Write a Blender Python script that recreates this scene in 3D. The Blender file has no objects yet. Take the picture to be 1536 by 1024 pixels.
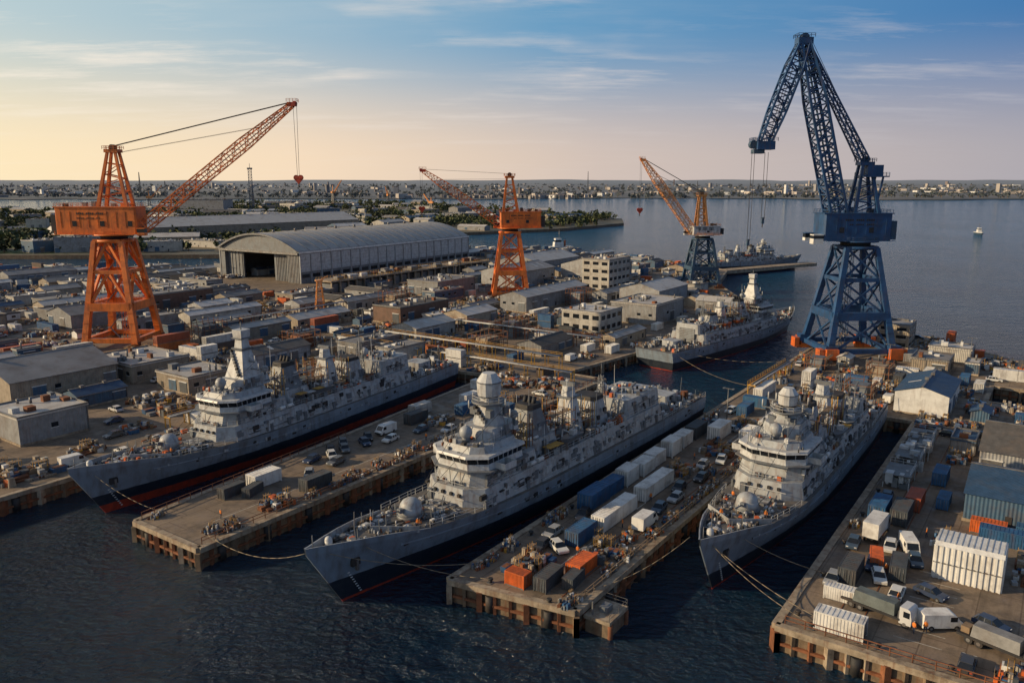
import bpy, math, random
from math import sin, cos, pi, radians
from mathutils import Vector, Matrix, noise
from mathutils.geometry import tessellate_polygon
R=random.Random(11)
SC=bpy.context.scene
AL=radians(35); SA,CA=sin(AL),cos(AL); YAW=radians(55)
DZ=3.5
def W(a,b): return (a*SA+b*CA, a*CA-b*SA)
def AB(x,y): return (x*SA+y*CA, x*CA-y*SA)
# ------------------------------------------------------------------ materials
def nd(nt,t,**k):
    n=nt.nodes.new(t)
    for a,b in k.items(): setattr(n,a,b)
    return n
def base(name,rough,metal):
    m=bpy.data.materials.new(name); m.use_nodes=True; nt=m.node_tree
    p=nt.nodes['Principled BSDF']; p.inputs['Roughness'].default_value=rough; p.inputs['Metallic'].default_value=metal
    return m,nt,p
def mix(nt,f,a,b,bl='MIX'):
    n=nd(nt,'ShaderNodeMix',data_type='RGBA',blend_type=bl)
    for s,v in ((0,f),(6,a),(7,b)):
        if isinstance(v,(int,float)): n.inputs[s].default_value=v
        elif isinstance(v,tuple): n.inputs[s].default_value=(*v[:3],1)
        else: nt.links.new(v,n.inputs[s])
    return n.outputs[2]
def noi(nt,vec,scale,detail=5,rough=.6,lo=None,hi=None,o0=0.,o1=1.,scl=None):
    if scl:
        mp=nd(nt,'ShaderNodeMapping'); mp.inputs['Scale'].default_value=scl; nt.links.new(vec,mp.inputs[0]); vec=mp.outputs[0]
    n=nd(nt,'ShaderNodeTexNoise'); n.inputs['Scale'].default_value=scale; n.inputs['Detail'].default_value=detail; n.inputs['Roughness'].default_value=rough
    nt.links.new(vec,n.inputs['Vector'])
    o=n.outputs[0]
    if lo is not None:
        r=nd(nt,'ShaderNodeMapRange'); nt.links.new(o,r.inputs[0])
        for i,v in enumerate((lo,hi,o0,o1)): r.inputs[i+1].default_value=v
        o=r.outputs[0]
    return o
def mth(nt,op,a,b=0.):
    n=nd(nt,'ShaderNodeMath',operation=op)
    for i,v in enumerate((a,b)):
        if isinstance(v,(int,float)): n.inputs[i].default_value=v
        else: nt.links.new(v,n.inputs[i])
    return n.outputs[0]
def ramp(nt,f,els,const=False):
    r=nd(nt,'ShaderNodeValToRGB'); nt.links.new(f,r.inputs[0]); cr=r.color_ramp
    if const: cr.interpolation='CONSTANT'
    while len(cr.elements)<len(els): cr.elements.new(.5)
    for e,(p,c) in zip(cr.elements,els): e.position=p; e.color=(*c,1)
    return r.outputs[0]
def bump(nt,p,h,st,dist=.1):
    b=nd(nt,'ShaderNodeBump'); b.inputs['Strength'].default_value=st; b.inputs['Distance'].default_value=dist
    nt.links.new(h,b.inputs['Height']); nt.links.new(b.outputs[0],p.inputs['Normal'])
def mk(name,c,rough=.65,metal=0,var=.3,sc=.7,dirt=(.09,.06,.04),da=.5,ds=.25,streak=0,corr=0,rnd=0,pal=None):
    m,nt,p=base(name,rough,metal)
    tc=nd(nt,'ShaderNodeTexCoord'); oi=nd(nt,'ShaderNodeObjectInfo')
    va=nd(nt,'ShaderNodeVectorMath',operation='ADD'); nt.links.new(tc.outputs['Object'],va.inputs[0])
    sc2=nd(nt,'ShaderNodeVectorMath',operation='SCALE'); nt.links.new(oi.outputs['Random'],sc2.inputs['Scale']); sc2.inputs[0].default_value=(97,61,0)
    nt.links.new(sc2.outputs[0],va.inputs[1]); v=va.outputs[0]
    col=c
    if pal:
        col=ramp(nt,oi.outputs['Random'],[(i/len(pal),q) for i,q in enumerate(pal)],True)
    f=noi(nt,v,sc,6,.65,.3,.7,1-var,1+var)
    col=mix(nt,1.,col,f,'MULTIPLY')
    d=noi(nt,v,ds,7,.7,.48,.68,0,da)
    col=mix(nt,d,col,dirt)
    if streak:
        s=noi(nt,v,1.,5,.6,.5,.72,0,streak,scl=(1.3,1.3,.16))
        col=mix(nt,s,col,(.13,.045,.018))
    if rnd:
        q=mth(nt,'MULTIPLY_ADD',oi.outputs['Random'],rnd); nt.nodes[-1].inputs[2].default_value=1-rnd/2
        col=mix(nt,1.,col,q,'MULTIPLY')
    nt.links.new(col,p.inputs['Base Color'])
    if corr:
        sx=nd(nt,'ShaderNodeSeparateXYZ'); nt.links.new(tc.outputs['Object'],sx.inputs[0])
        a=mth(nt,'ADD',sx.outputs[0],sx.outputs[1]); s=mth(nt,'SINE',mth(nt,'MULTIPLY',a,2*pi/corr))
        bump(nt,p,s,.6,.06)
    else:
        bump(nt,p,noi(nt,v,3,5),.25,.06)
    return m
M={}
M['sup']=mk('naval_grey_paint',(.33,.35,.365),.5,var=.18,sc=.35,dirt=(.15,.115,.085),da=.65,ds=.5,streak=.45)
M['supd']=mk('naval_grey_dark',(.14,.155,.17),.5,var=.2,dirt=(.08,.06,.05),streak=.3)
M['supw']=mk('pale_grey_paint',(.48,.49,.49),.45,var=.14,da=.45,ds=.6,streak=.35)
M['deck']=mk('ship_deck_coating',(.11,.105,.10),.8,var=.35,dirt=(.19,.14,.10),da=.75,ds=.35)
M['glass']=mk('dark_glass',(.012,.016,.022),.12,var=.2,da=.1)
M['dark']=mk('black_rubber',(.02,.02,.022),.7)
M['steel']=mk('steel_grey',(.18,.18,.18),.5,.4,streak=.4)
M['rust']=mk('rusty_steel',(.19,.07,.03),.85,var=.5,dirt=(.06,.03,.02))
M['white']=mk('white_paint',(.66,.66,.64),.5,var=.1,da=.35,streak=.3)
M['offw']=mk('cream_cladding',(.42,.40,.36),.6,var=.15,streak=.3,corr=.5)
M['orange']=mk('orange_crane_paint',(.72,.17,.02),.5,var=.25,sc=.2,dirt=(.25,.06,.02),da=.65,streak=.5)
M['orange2']=mk('amber_crane_paint',(.68,.27,.07),.5,var=.2,dirt=(.2,.08,.03),da=.5,streak=.3)
M['blue']=mk('blue_crane_paint',(.015,.062,.16),.45,var=.35,sc=.3,dirt=(.03,.04,.06),da=.6,streak=.3)
M['blue2']=mk('dark_blue_steel',(.03,.07,.12),.5,var=.25)
M['navyroof']=mk('blue_roof_sheet',(.03,.07,.135),.55,var=.25,dirt=(.08,.08,.08),da=.5,corr=.5)
M['yellow']=mk('yellow_paint',(.52,.29,.045),.55,dirt=(.2,.08,.03))
M['red']=mk('red_oxide_paint',(.42,.05,.02),.6)
M['conc']=mk('weathered_concrete',(.32,.26,.19),.9,var=.35,sc=.5,dirt=(.08,.055,.035),da=.75,ds=.4,streak=.7)
M['concd']=mk('wet_concrete',(.17,.12,.075),.7,var=.45,dirt=(.035,.03,.02),da=.7,streak=.9)
M['wallg']=mk('grey_cladding',(.25,.255,.26),.6,var=.2,streak=.35,corr=.6,rnd=.7)
M['walltan']=mk('tan_cladding',(.30,.25,.19),.7,var=.2,streak=.3,corr=.6,rnd=.5)
M['wallb']=mk('blue_cladding',(.05,.11,.18),.6,var=.2,streak=.3,corr=.6,rnd=.3)
M['wallr']=mk('brown_cladding',(.15,.085,.06),.7,var=.3,streak=.4,corr=.6,rnd=.3)
M['roofl']=mk('pale_roof_sheet',(.50,.475,.44),.5,var=.15,sc=.15,dirt=(.22,.165,.12),da=.7,ds=.15,corr=.8,rnd=.6)
M['roofg']=mk('grey_roof_sheet',(.25,.24,.23),.6,var=.2,sc=.15,dirt=(.14,.10,.075),da=.6,corr=.8,rnd=.6)
M['roofd']=mk('dark_roof_felt',(.08,.075,.07),.8,var=.3,dirt=(.15,.11,.08),da=.5,rnd=.5)
M['timber']=mk('timber',(.22,.15,.09),.8,var=.4,rnd=.5)
M['cont']=mk('container_paint',(.2,.2,.2),.55,var=.15,streak=.4,pal=[(.5,.5,.48),(.05,.13,.26),(.34,.08,.035),(.25,.26,.27),(.56,.55,.52),(.03,.12,.24),(.14,.10,.08),(.52,.5,.46),(.09,.1,.12),(.5,.14,.03)])
M['contw']=mk('white_container_paint',(.68,.67,.64),.5,var=.08,streak=.3)
M['contb']=mk('blue_container_paint',(.025,.10,.22),.5,streak=.3)
M['conto']=mk('orange_container_paint',(.58,.12,.025),.5,streak=.35)
M['contk']=mk('charcoal_container_paint',(.055,.065,.075),.6,streak=.3)
M['car']=mk('car_paint',(.2,.2,.2),.3,var=.05,da=.2,pal=[(.6,.6,.58),(.05,.05,.055),(.3,.31,.32),(.03,.05,.1),(.55,.55,.55),(.12,.13,.14),(.05,.08,.12),(.02,.02,.025),(.65,.64,.6)])
M['hiv']=mk('hi_vis_cloth',(.7,.2,.03),.8)
M['skin']=mk('skin',(.35,.2,.13),.6)
M['cloth']=mk('dark_workwear',(.03,.04,.07),.9)
M['tarp']=mk('tarpaulin',(.1,.1,.1),.7,var=.3,pal=[(.06,.1,.16),(.2,.2,.2),(.1,.12,.12),(.35,.33,.28),(.36,.12,.04)])
M['rope']=mk('rope_fibre',(.25,.2,.14),.9)
M['cable']=mk('wire_rope',(.05,.045,.045),.6)
M['leaf']=mk('foliage_light',(.075,.09,.03),.9,var=.5,sc=.03,da=.3)
M['leafd']=mk('foliage_dark',(.035,.05,.022),.9,var=.5,sc=.03,da=.3)
M['leaff']=mk('foliage_hazed_light',(.095,.11,.115),.95,var=.4,sc=.004,da=.1)  # aerial haze painted into the leaf colour as a pale blue-grey
M['leaffd']=mk('foliage_hazed_dark',(.07,.09,.10),.95,var=.4,sc=.004,da=.1)  # same painted haze tint in the darker leaf tone
M['fwall']=mk('distant_render',(.40,.36,.33),.8,var=.4,sc=.003,da=.4,ds=.004)  # town wall and roof colours muted, with aerial haze mixed into them
M['fwall2']=mk('distant_stone',(.21,.205,.21),.8,var=.4,sc=.003,da=.3,ds=.01)
M['froof']=mk('distant_roof',(.18,.15,.15),.8,da=.3,ds=.01)
M['paintline']=mk('road_marking_paint',(.45,.42,.36),.8,da=.8,ds=1.)
M['grass']=mk('rough_grass',(.07,.10,.03),.9,var=.5,sc=.08,dirt=(.12,.10,.05),da=.6,ds=.05)
# ship hull
def hullmat(name,zr,zn,grey):
    m,nt,p=base(name,.42,0)
    tc=nd(nt,'ShaderNodeTexCoord'); v=tc.outputs['Object']
    sx=nd(nt,'ShaderNodeSeparateXYZ'); nt.links.new(v,sx.inputs[0]); z0=sx.outputs[2]
    z=mth(nt,'ADD',z0,noi(nt,v,.5,3,.5,.3,.7,-.05,.05))
    g=mix(nt,1.,grey,noi(nt,v,.25,5,.6,.3,.7,.8,1.18),'MULTIPLY')
    g=mix(nt,noi(nt,v,1.,5,.6,.48,.72,0,.6,scl=(.6,.6,.1)),g,(.10,.065,.045))
    n=mix(nt,noi(nt,v,.6,5,.6,.4,.75,0,.6),(.014,.02,.032),(.04,.045,.05))
    r=mix(nt,noi(nt,v,.8,5,.6,.4,.7,0,.8),(.38,.045,.02),(.13,.03,.02))
    c=mix(nt,mth(nt,'GREATER_THAN',z,zn),n,g); c=mix(nt,mth(nt,'LESS_THAN',z,zr),c,r)
    nt.links.new(c,p.inputs['Base Color'])
    fx=mth(nt,'GREATER_THAN',mth(nt,'ABSOLUTE',mth(nt,'SINE',mth(nt,'MULTIPLY',sx.outputs[0],pi/2.6))),.06)
    fz=mth(nt,'GREATER_THAN',mth(nt,'ABSOLUTE',mth(nt,'SINE',mth(nt,'MULTIPLY',z0,pi/1.9))),.05)
    h=mth(nt,'ADD',mth(nt,'MULTIPLY',mth(nt,'MULTIPLY',fx,fz),.12),noi(nt,v,.4,3)); bump(nt,p,h,.45,.25)
    return m
H1=hullmat('hull_paint_a',1.7,3.8,(.21,.25,.295)); H2=hullmat('hull_paint_b',.4,3.9,(.21,.255,.305)); H3=hullmat('hull_paint_c',.3,3.2,(.19,.235,.285))
# ground
def groundmat(name,ca,cb,cc):
    m,nt,p=base(name,.85,0)
    tc=nd(nt,'ShaderNodeTexCoord'); v=tc.outputs['Object']
    c=mix(nt,noi(nt,v,.05,6,.65,.38,.62),ca,cb)
    c=mix(nt,noi(nt,v,.22,7,.7,.48,.68,0,.85),c,cc)
    c=mix(nt,noi(nt,v,1.3,6,.75,.5,.75,0,.55),c,tuple(x*.35 for x in ca))
    bt=nd(nt,'ShaderNodeTexBrick'); mp=nd(nt,'ShaderNodeMapping'); mp.inputs['Rotation'].default_value=(0,0,-YAW); nt.links.new(v,mp.inputs[0]); nt.links.new(mp.outputs[0],bt.inputs['Vector'])
    c=mix(nt,noi(nt,mp.outputs[0],.5,5,.65,.5,.7,0,.5,scl=(.12,1.6,1)),c,tuple(x*.45 for x in ca))
    bt.inputs['Scale'].default_value=1; bt.inputs['Brick Width'].default_value=7; bt.inputs['Row Height'].default_value=5; bt.inputs['Mortar Size'].default_value=.09
    bt.inputs['Color1'].default_value=(1,1,1,1); bt.inputs['Color2'].default_value=(.72,.74,.76,1); bt.inputs['Mortar'].default_value=(.45,.42,.4,1)
    c=mix(nt,.8,c,bt.outputs[0],'MULTIPLY')
    nt.links.new(c,p.inputs['Base Color'])
    r=noi(nt,v,.3,5,.6,.4,.65,.95,.5); nt.links.new(r,p.inputs['Roughness'])
    bump(nt,p,noi(nt,v,2,6),.3,.08)
    return m
M['ground']=groundmat('yard_concrete',(.20,.145,.10),(.26,.195,.135),(.09,.07,.052))
def watermat():
    m,nt,p=base('sea_water',.1,0)
    p.inputs['IOR'].default_value=1.33
    tc=nd(nt,'ShaderNodeTexCoord'); v=tc.outputs['Object']
    sx=nd(nt,'ShaderNodeSeparateXYZ'); nt.links.new(v,sx.inputs[0])
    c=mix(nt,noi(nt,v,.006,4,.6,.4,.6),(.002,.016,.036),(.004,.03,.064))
    # base colour shifts to a lighter blue with distance along Y
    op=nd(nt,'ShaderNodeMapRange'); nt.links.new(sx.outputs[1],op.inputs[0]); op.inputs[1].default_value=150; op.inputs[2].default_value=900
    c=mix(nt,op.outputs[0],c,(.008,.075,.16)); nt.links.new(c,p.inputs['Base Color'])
    patch=noi(nt,v,.012,4,.6,.35,.65,.4,1.25,scl=(1,.5,1))
    h1=noi(nt,v,.2,4,.55,scl=(1.,1.6,1)); h2=noi(nt,v,.7,5,.6,scl=(1.,1.4,1)); h3=noi(nt,v,.035,2,.5)
    h=mth(nt,'ADD',mth(nt,'MULTIPLY',h1,3.0),mth(nt,'MULTIPLY',mth(nt,'MULTIPLY',h2,patch),2.3)); h=mth(nt,'ADD',h,mth(nt,'MULTIPLY',h3,2.5))
    bump(nt,p,h,1.,1.0)
    return m
M['water']=watermat()
# ------------------------------------------------------------------ mesh builder
V=Vector
class MB:
    def __init__(s): s.v=[];s.f=[];s.m=[];s.sm=[];s.mats=[]
    def mi(s,m):
        if isinstance(m,str): m=M[m]
        if m not in s.mats: s.mats.append(m)
        return s.mats.index(m)
    def poly(s,P,m,sm=False):
        o=len(s.v); s.v+=[tuple(p) for p in P]; s.f.append(tuple(range(o,o+len(P)))); s.m.append(s.mi(m)); s.sm.append(sm)
    def hexa(s,P,m):
        o=len(s.v); s.v+=[tuple(p) for p in P]; k=s.mi(m)
        for q in ((3,2,1,0),(4,5,6,7),(0,1,5,4),(1,2,6,5),(2,3,7,6),(3,0,4,7)):
            s.f.append(tuple(o+i for i in q)); s.m.append(k); s.sm.append(False)
    def box(s,x,y,z,sx,sy,sz,m,r=0,tx=1,ty=1):
        c,d=cos(r),sin(r); P=[]
        for zz,ax,ay in ((z,1,1),(z+sz,tx,ty)):
            for ux,uy in ((-1,-1),(1,-1),(1,1),(-1,1)):
                px,py=ux*sx/2*ax,uy*sy/2*ay; P.append((x+px*c-py*d,y+px*d+py*c,zz))
        s.hexa(P,m)
    def fr(s,pb,pt,z0,z1,m,sm=False):
        n=len(pb); o=len(s.v); k=s.mi(m)
        s.v+=[(p[0],p[1],z0) for p in pb]+[(p[0],p[1],z1) for p in pt]
        for i in range(n):
            j=(i+1)%n; s.f.append((o+i,o+j,o+n+j,o+n+i)); s.m.append(k); s.sm.append(sm)
        s.f.append(tuple(range(o+n,o+2*n))); s.m.append(k); s.sm.append(False)
        s.f.append(tuple(range(o+n-1,o-1,-1))); s.m.append(k); s.sm.append(False)
    def ext(s,pr,y0,y1,m):
        n=len(pr); o=len(s.v); k=s.mi(m)
        s.v+=[(p[0],y0,p[1]) for p in pr]+[(p[0],y1,p[1]) for p in pr]
        for i in range(n):
            j=(i+1)%n; s.f.append((o+i,o+j,o+n+j,o+n+i)); s.m.append(k); s.sm.append(False)
        s.f.append(tuple(range(o+n-1,o-1,-1))); s.m.append(k); s.sm.append(False)
        s.f.append(tuple(range(o+n,o+2*n))); s.m.append(k); s.sm.append(False)
    def fm(s,p,q):
        p=V(p);q=V(q); d=(q-p); up=V((0,0,1)) if abs(d.normalized().z)<.97 else V((0,1,0))
        sd=d.cross(up).normalized(); u=sd.cross(d).normalized(); return p,q,sd,u
    def beam(s,p,q,w,m,h=None,w2=None):
        p,q,sd,u=s.fm(p,q); h=h or w; k=(w2/w) if w2 else 1
        P=[p+sd*(w/2*i)+u*(h/2*j) for i,j in ((-1,-1),(1,-1),(1,1),(-1,1))]+[q+sd*(w*k/2*i)+u*(h*k/2*j) for i,j in ((-1,-1),(1,-1),(1,1),(-1,1))]
        s.hexa(P,m)
    def cyl(s,p,q,r,m,r2=None,n=8,sm=True):
        p,q,sd,u=s.fm(p,q); r2=r if r2 is None else r2; o=len(s.v); k=s.mi(m)
        for c,rr in ((p,r),(q,r2)):
            for i in range(n):
                a=2*pi*i/n; s.v.append(tuple(c+sd*cos(a)*rr+u*sin(a)*rr))
        for i in range(n):
            j=(i+1)%n; s.f.append((o+i,o+j,o+n+j,o+n+i)); s.m.append(k); s.sm.append(sm)
        s.f.append(tuple(range(o+n,o+2*n))); s.f.append(tuple(range(o+n-1,o-1,-1))); s.m+=[k,k]; s.sm+=[False,False]
    def sph(s,c,r,m,n=12,k=7,zs=1.,lo=-90):
        rings=[]; mi=s.mi(m)
        for i in range(k+1):
            e=radians(lo+(90-lo)*i/k); rings.append(len(s.v))
            for j in range(n):
                a=2*pi*j/n; s.v.append((c[0]+r*cos(e)*cos(a),c[1]+r*cos(e)*sin(a),c[2]+r*zs*sin(e)))
        for i in range(k):
            for j in range(n):
                j2=(j+1)%n; s.f.append((rings[i]+j,rings[i]+j2,rings[i+1]+j2,rings[i+1]+j)); s.m.append(mi); s.sm.append(True)
    def lat(s,p,q,w0,w1,n,c,b,m,wm=None,hf=1.):
        p,q,sd,u=s.fm(p,q); d=q-p
        def ww(t):
            if wm is None: return w0+(w1-w0)*t
            return w0+(wm-w0)*(t/.25) if t<.25 else (wm if t<.7 else wm+(w1-wm)*(t-.7)/.3)
        def pt(t,k): i,j=((-1,-1),(1,-1),(1,1),(-1,1))[k%4]; w=ww(t); return p+d*t+sd*(w/2*i)+u*(w*hf/2*j)
        for i in range(n):
            t0,t1=i/n,(i+1)/n
            for k in range(4):
                s.beam(pt(t0,k),pt(t1,k),c,m)
                s.beam(pt(t0,k),pt(t0,k+1),b,m)
                if i%2: s.beam(pt(t0,k),pt(t1,k+1),b,m)
                else: s.beam(pt(t0,k+1),pt(t1,k),b,m)
    def rail(s,pts,m,h=1.05,step=2.,w=.06):
        for p,q in zip(pts,pts[1:]):
            p=V(p);q=V(q); L=(q-p).length; n=max(1,int(L/step))
            for i in range(n+1):
                a=p.lerp(q,i/n); s.beam(a,a+V((0,0,h)),w,m)
            for hh in (h,h*.5): s.beam(p+V((0,0,hh)),q+V((0,0,hh)),w*.9,m)
    def mesh(s,name):
        me=bpy.data.meshes.new(name); me.from_pydata(s.v,[],s.f)
        for x in s.mats: me.materials.append(x)
        me.polygons.foreach_set('material_index',s.m); me.polygons.foreach_set('use_smooth',s.sm); me.update()
        return me
    def make(s,name,loc=(0,0,0),rz=0,sc=1,parent=None): return put(s.mesh(name),name,loc,rz,sc,parent)
def put(me,name,loc=(0,0,0),rz=0,sc=1,parent=None):
    o=bpy.data.objects.new(name,me); o.location=loc; o.rotation_euler=(0,0,rz)
    o.scale=(sc,sc,sc) if not isinstance(sc,tuple) else sc
    SC.collection.objects.link(o)
    if parent: o.parent=parent
    return o
def pab(me,name,a,b,r=0,z=DZ,sc=1):
    x,y=W(a,b); return put(me,name,(x,y,z),YAW+r,sc)
# ------------------------------------------------------------------ water, land
m=MB(); S=45000
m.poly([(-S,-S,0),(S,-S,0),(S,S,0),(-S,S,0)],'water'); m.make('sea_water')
MAIN=[W(-60,-155),W(70,-155),W(182,-164),W(185,-137),W(67,-125),W(67,-107),W(200,-107),W(200,-121),W(338,-104),(116,448),(140,517),(98,610),(40,671),(-36,655),(-100,660),(-190,525),(-420,522),(-700,520),(-700,40)]
RIGHT=[W(97,-26),W(206,-26),W(206,-49),W(85,-49),W(82,-68.5),W(300,-70),W(311,-62),W(326,-40),W(294,-8),W(300,60),W(256,60),W(256,-14),W(236,-14),W(236,60),W(97,60)]
LAND2=[(-361,627),(-225,632),(-150,720),(-110,900),(-48,912),(60,985),(155,1115),(171,1250),(27,1480),(-285,2060),(-960,2240),(-716,1610),(-978,1540),(-1900,1500),(-1900,640)]
def slab(name,P,z,mat,piles=0,wm='concd'):
    m=MB(); tr=tessellate_polygon([[V((x,y,0)) for x,y in P]])
    for t in tr: 
        q=[(P[i][0],P[i][1],z) for i in t]
        if (V(q[1])-V(q[0])).cross(V(q[2])-V(q[0])).z<0: q.reverse()
        m.poly(q,mat)
    n=len(P)
    for i in range(n):
        a=V((*P[i],0)); b=V((*P[(i+1)%n],0)); m.poly([(a.x,a.y,-4),(b.x,b.y,-4),(b.x,b.y,z),(a.x,a.y,z)],wm)
        if piles:
            d=(b-a); L=d.length; d.normalize(); nx=V((d.y,-d.x,0))
            m.beam(a+V((0,0,z-.25)),b+V((0,0,z-.25)),1.1,'conc',.85)
            if a.length>430 and b.length>430: continue
            m.beam(a+V((0,0,1.2)),b+V((0,0,1.2)),.9,'rust',.35)
            k=int(L/2.2)
            for j in range(k+1):
                c=a+d*(L*j/max(1,k)); 
                if c.length>420: continue
                mt=R.choice(['rust','concd','conc','rust','timber']); w=.45 if j%3 else .8
                m.beam(c+V((0,0,-2)),c+V((0,0,z-.55-R.random()*.2)),w,mt,w+.5 if j%3 else w+.9)
            for j in range(int(L/9)):
                c=a+d*(4+9*j)
                if c.length<330:
                    m.cyl(c+nx*-.0+V((0,0,.2)),c+V((0,0,2.6)),.75,'dark',n=8)
    return m.make(name)
slab('quay_ground',MAIN,DZ,'ground',1)
slab('pier_ground',RIGHT,DZ,'ground',1)
M['scrub']=groundmat('scrub_land',(.1,.09,.06),(.16,.135,.1),(.06,.08,.03))
slab('peninsula_ground',LAND2,3.2,'scrub')
m=MB()
for cx,cy,rx,ry in ((-395,655,60,18),(-520,700,90,40),(-470,505,60,14),(-620,1000,120,60),(-250,1250,90,40)):
    m.poly([(cx+rx*cos(i*pi/8)*(1+.25*noise.noise(V((i,cx,0)))),cy+ry*sin(i*pi/8)*(1+.25*noise.noise(V((i,cy,3)))),(DZ if cy<530 else 3.2)+.02) for i in range(16)],'grass')
m.make('rough_grass')
def inpoly(x,y,P):
    c=False; n=len(P); j=n-1
    for i in range(n):
        if (P[i][1]>y)!=(P[j][1]>y) and x<(P[j][0]-P[i][0])*(y-P[i][1])/(P[j][1]-P[i][1])+P[i][0]: c=not c
        j=i
    return c
# far land + hills
def farland():
    m=MB(); mat,nt,p=base('far_shore_land_hazed',.95,0)
    tc=nd(nt,'ShaderNodeTexCoord'); v=tc.outputs['Object']
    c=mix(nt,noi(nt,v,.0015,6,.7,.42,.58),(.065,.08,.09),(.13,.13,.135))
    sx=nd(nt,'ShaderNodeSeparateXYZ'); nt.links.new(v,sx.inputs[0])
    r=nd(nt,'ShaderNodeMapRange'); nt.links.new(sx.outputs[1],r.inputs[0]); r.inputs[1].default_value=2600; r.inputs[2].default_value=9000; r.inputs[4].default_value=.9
    c=mix(nt,r.outputs[0],c,(.20,.235,.28)); nt.links.new(c,p.inputs['Base Color'])  # aerial haze painted into the land colour, paler and bluer with distance
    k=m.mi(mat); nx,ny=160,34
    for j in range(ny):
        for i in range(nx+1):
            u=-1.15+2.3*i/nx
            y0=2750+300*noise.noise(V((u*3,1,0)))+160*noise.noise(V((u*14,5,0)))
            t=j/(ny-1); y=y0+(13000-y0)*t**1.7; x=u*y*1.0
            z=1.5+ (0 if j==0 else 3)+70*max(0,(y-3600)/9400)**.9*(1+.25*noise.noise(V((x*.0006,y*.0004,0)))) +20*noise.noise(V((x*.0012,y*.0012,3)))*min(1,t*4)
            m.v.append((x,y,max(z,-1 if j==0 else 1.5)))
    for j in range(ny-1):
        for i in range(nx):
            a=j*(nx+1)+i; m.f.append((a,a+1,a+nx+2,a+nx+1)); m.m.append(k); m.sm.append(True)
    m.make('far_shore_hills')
farland()
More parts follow.
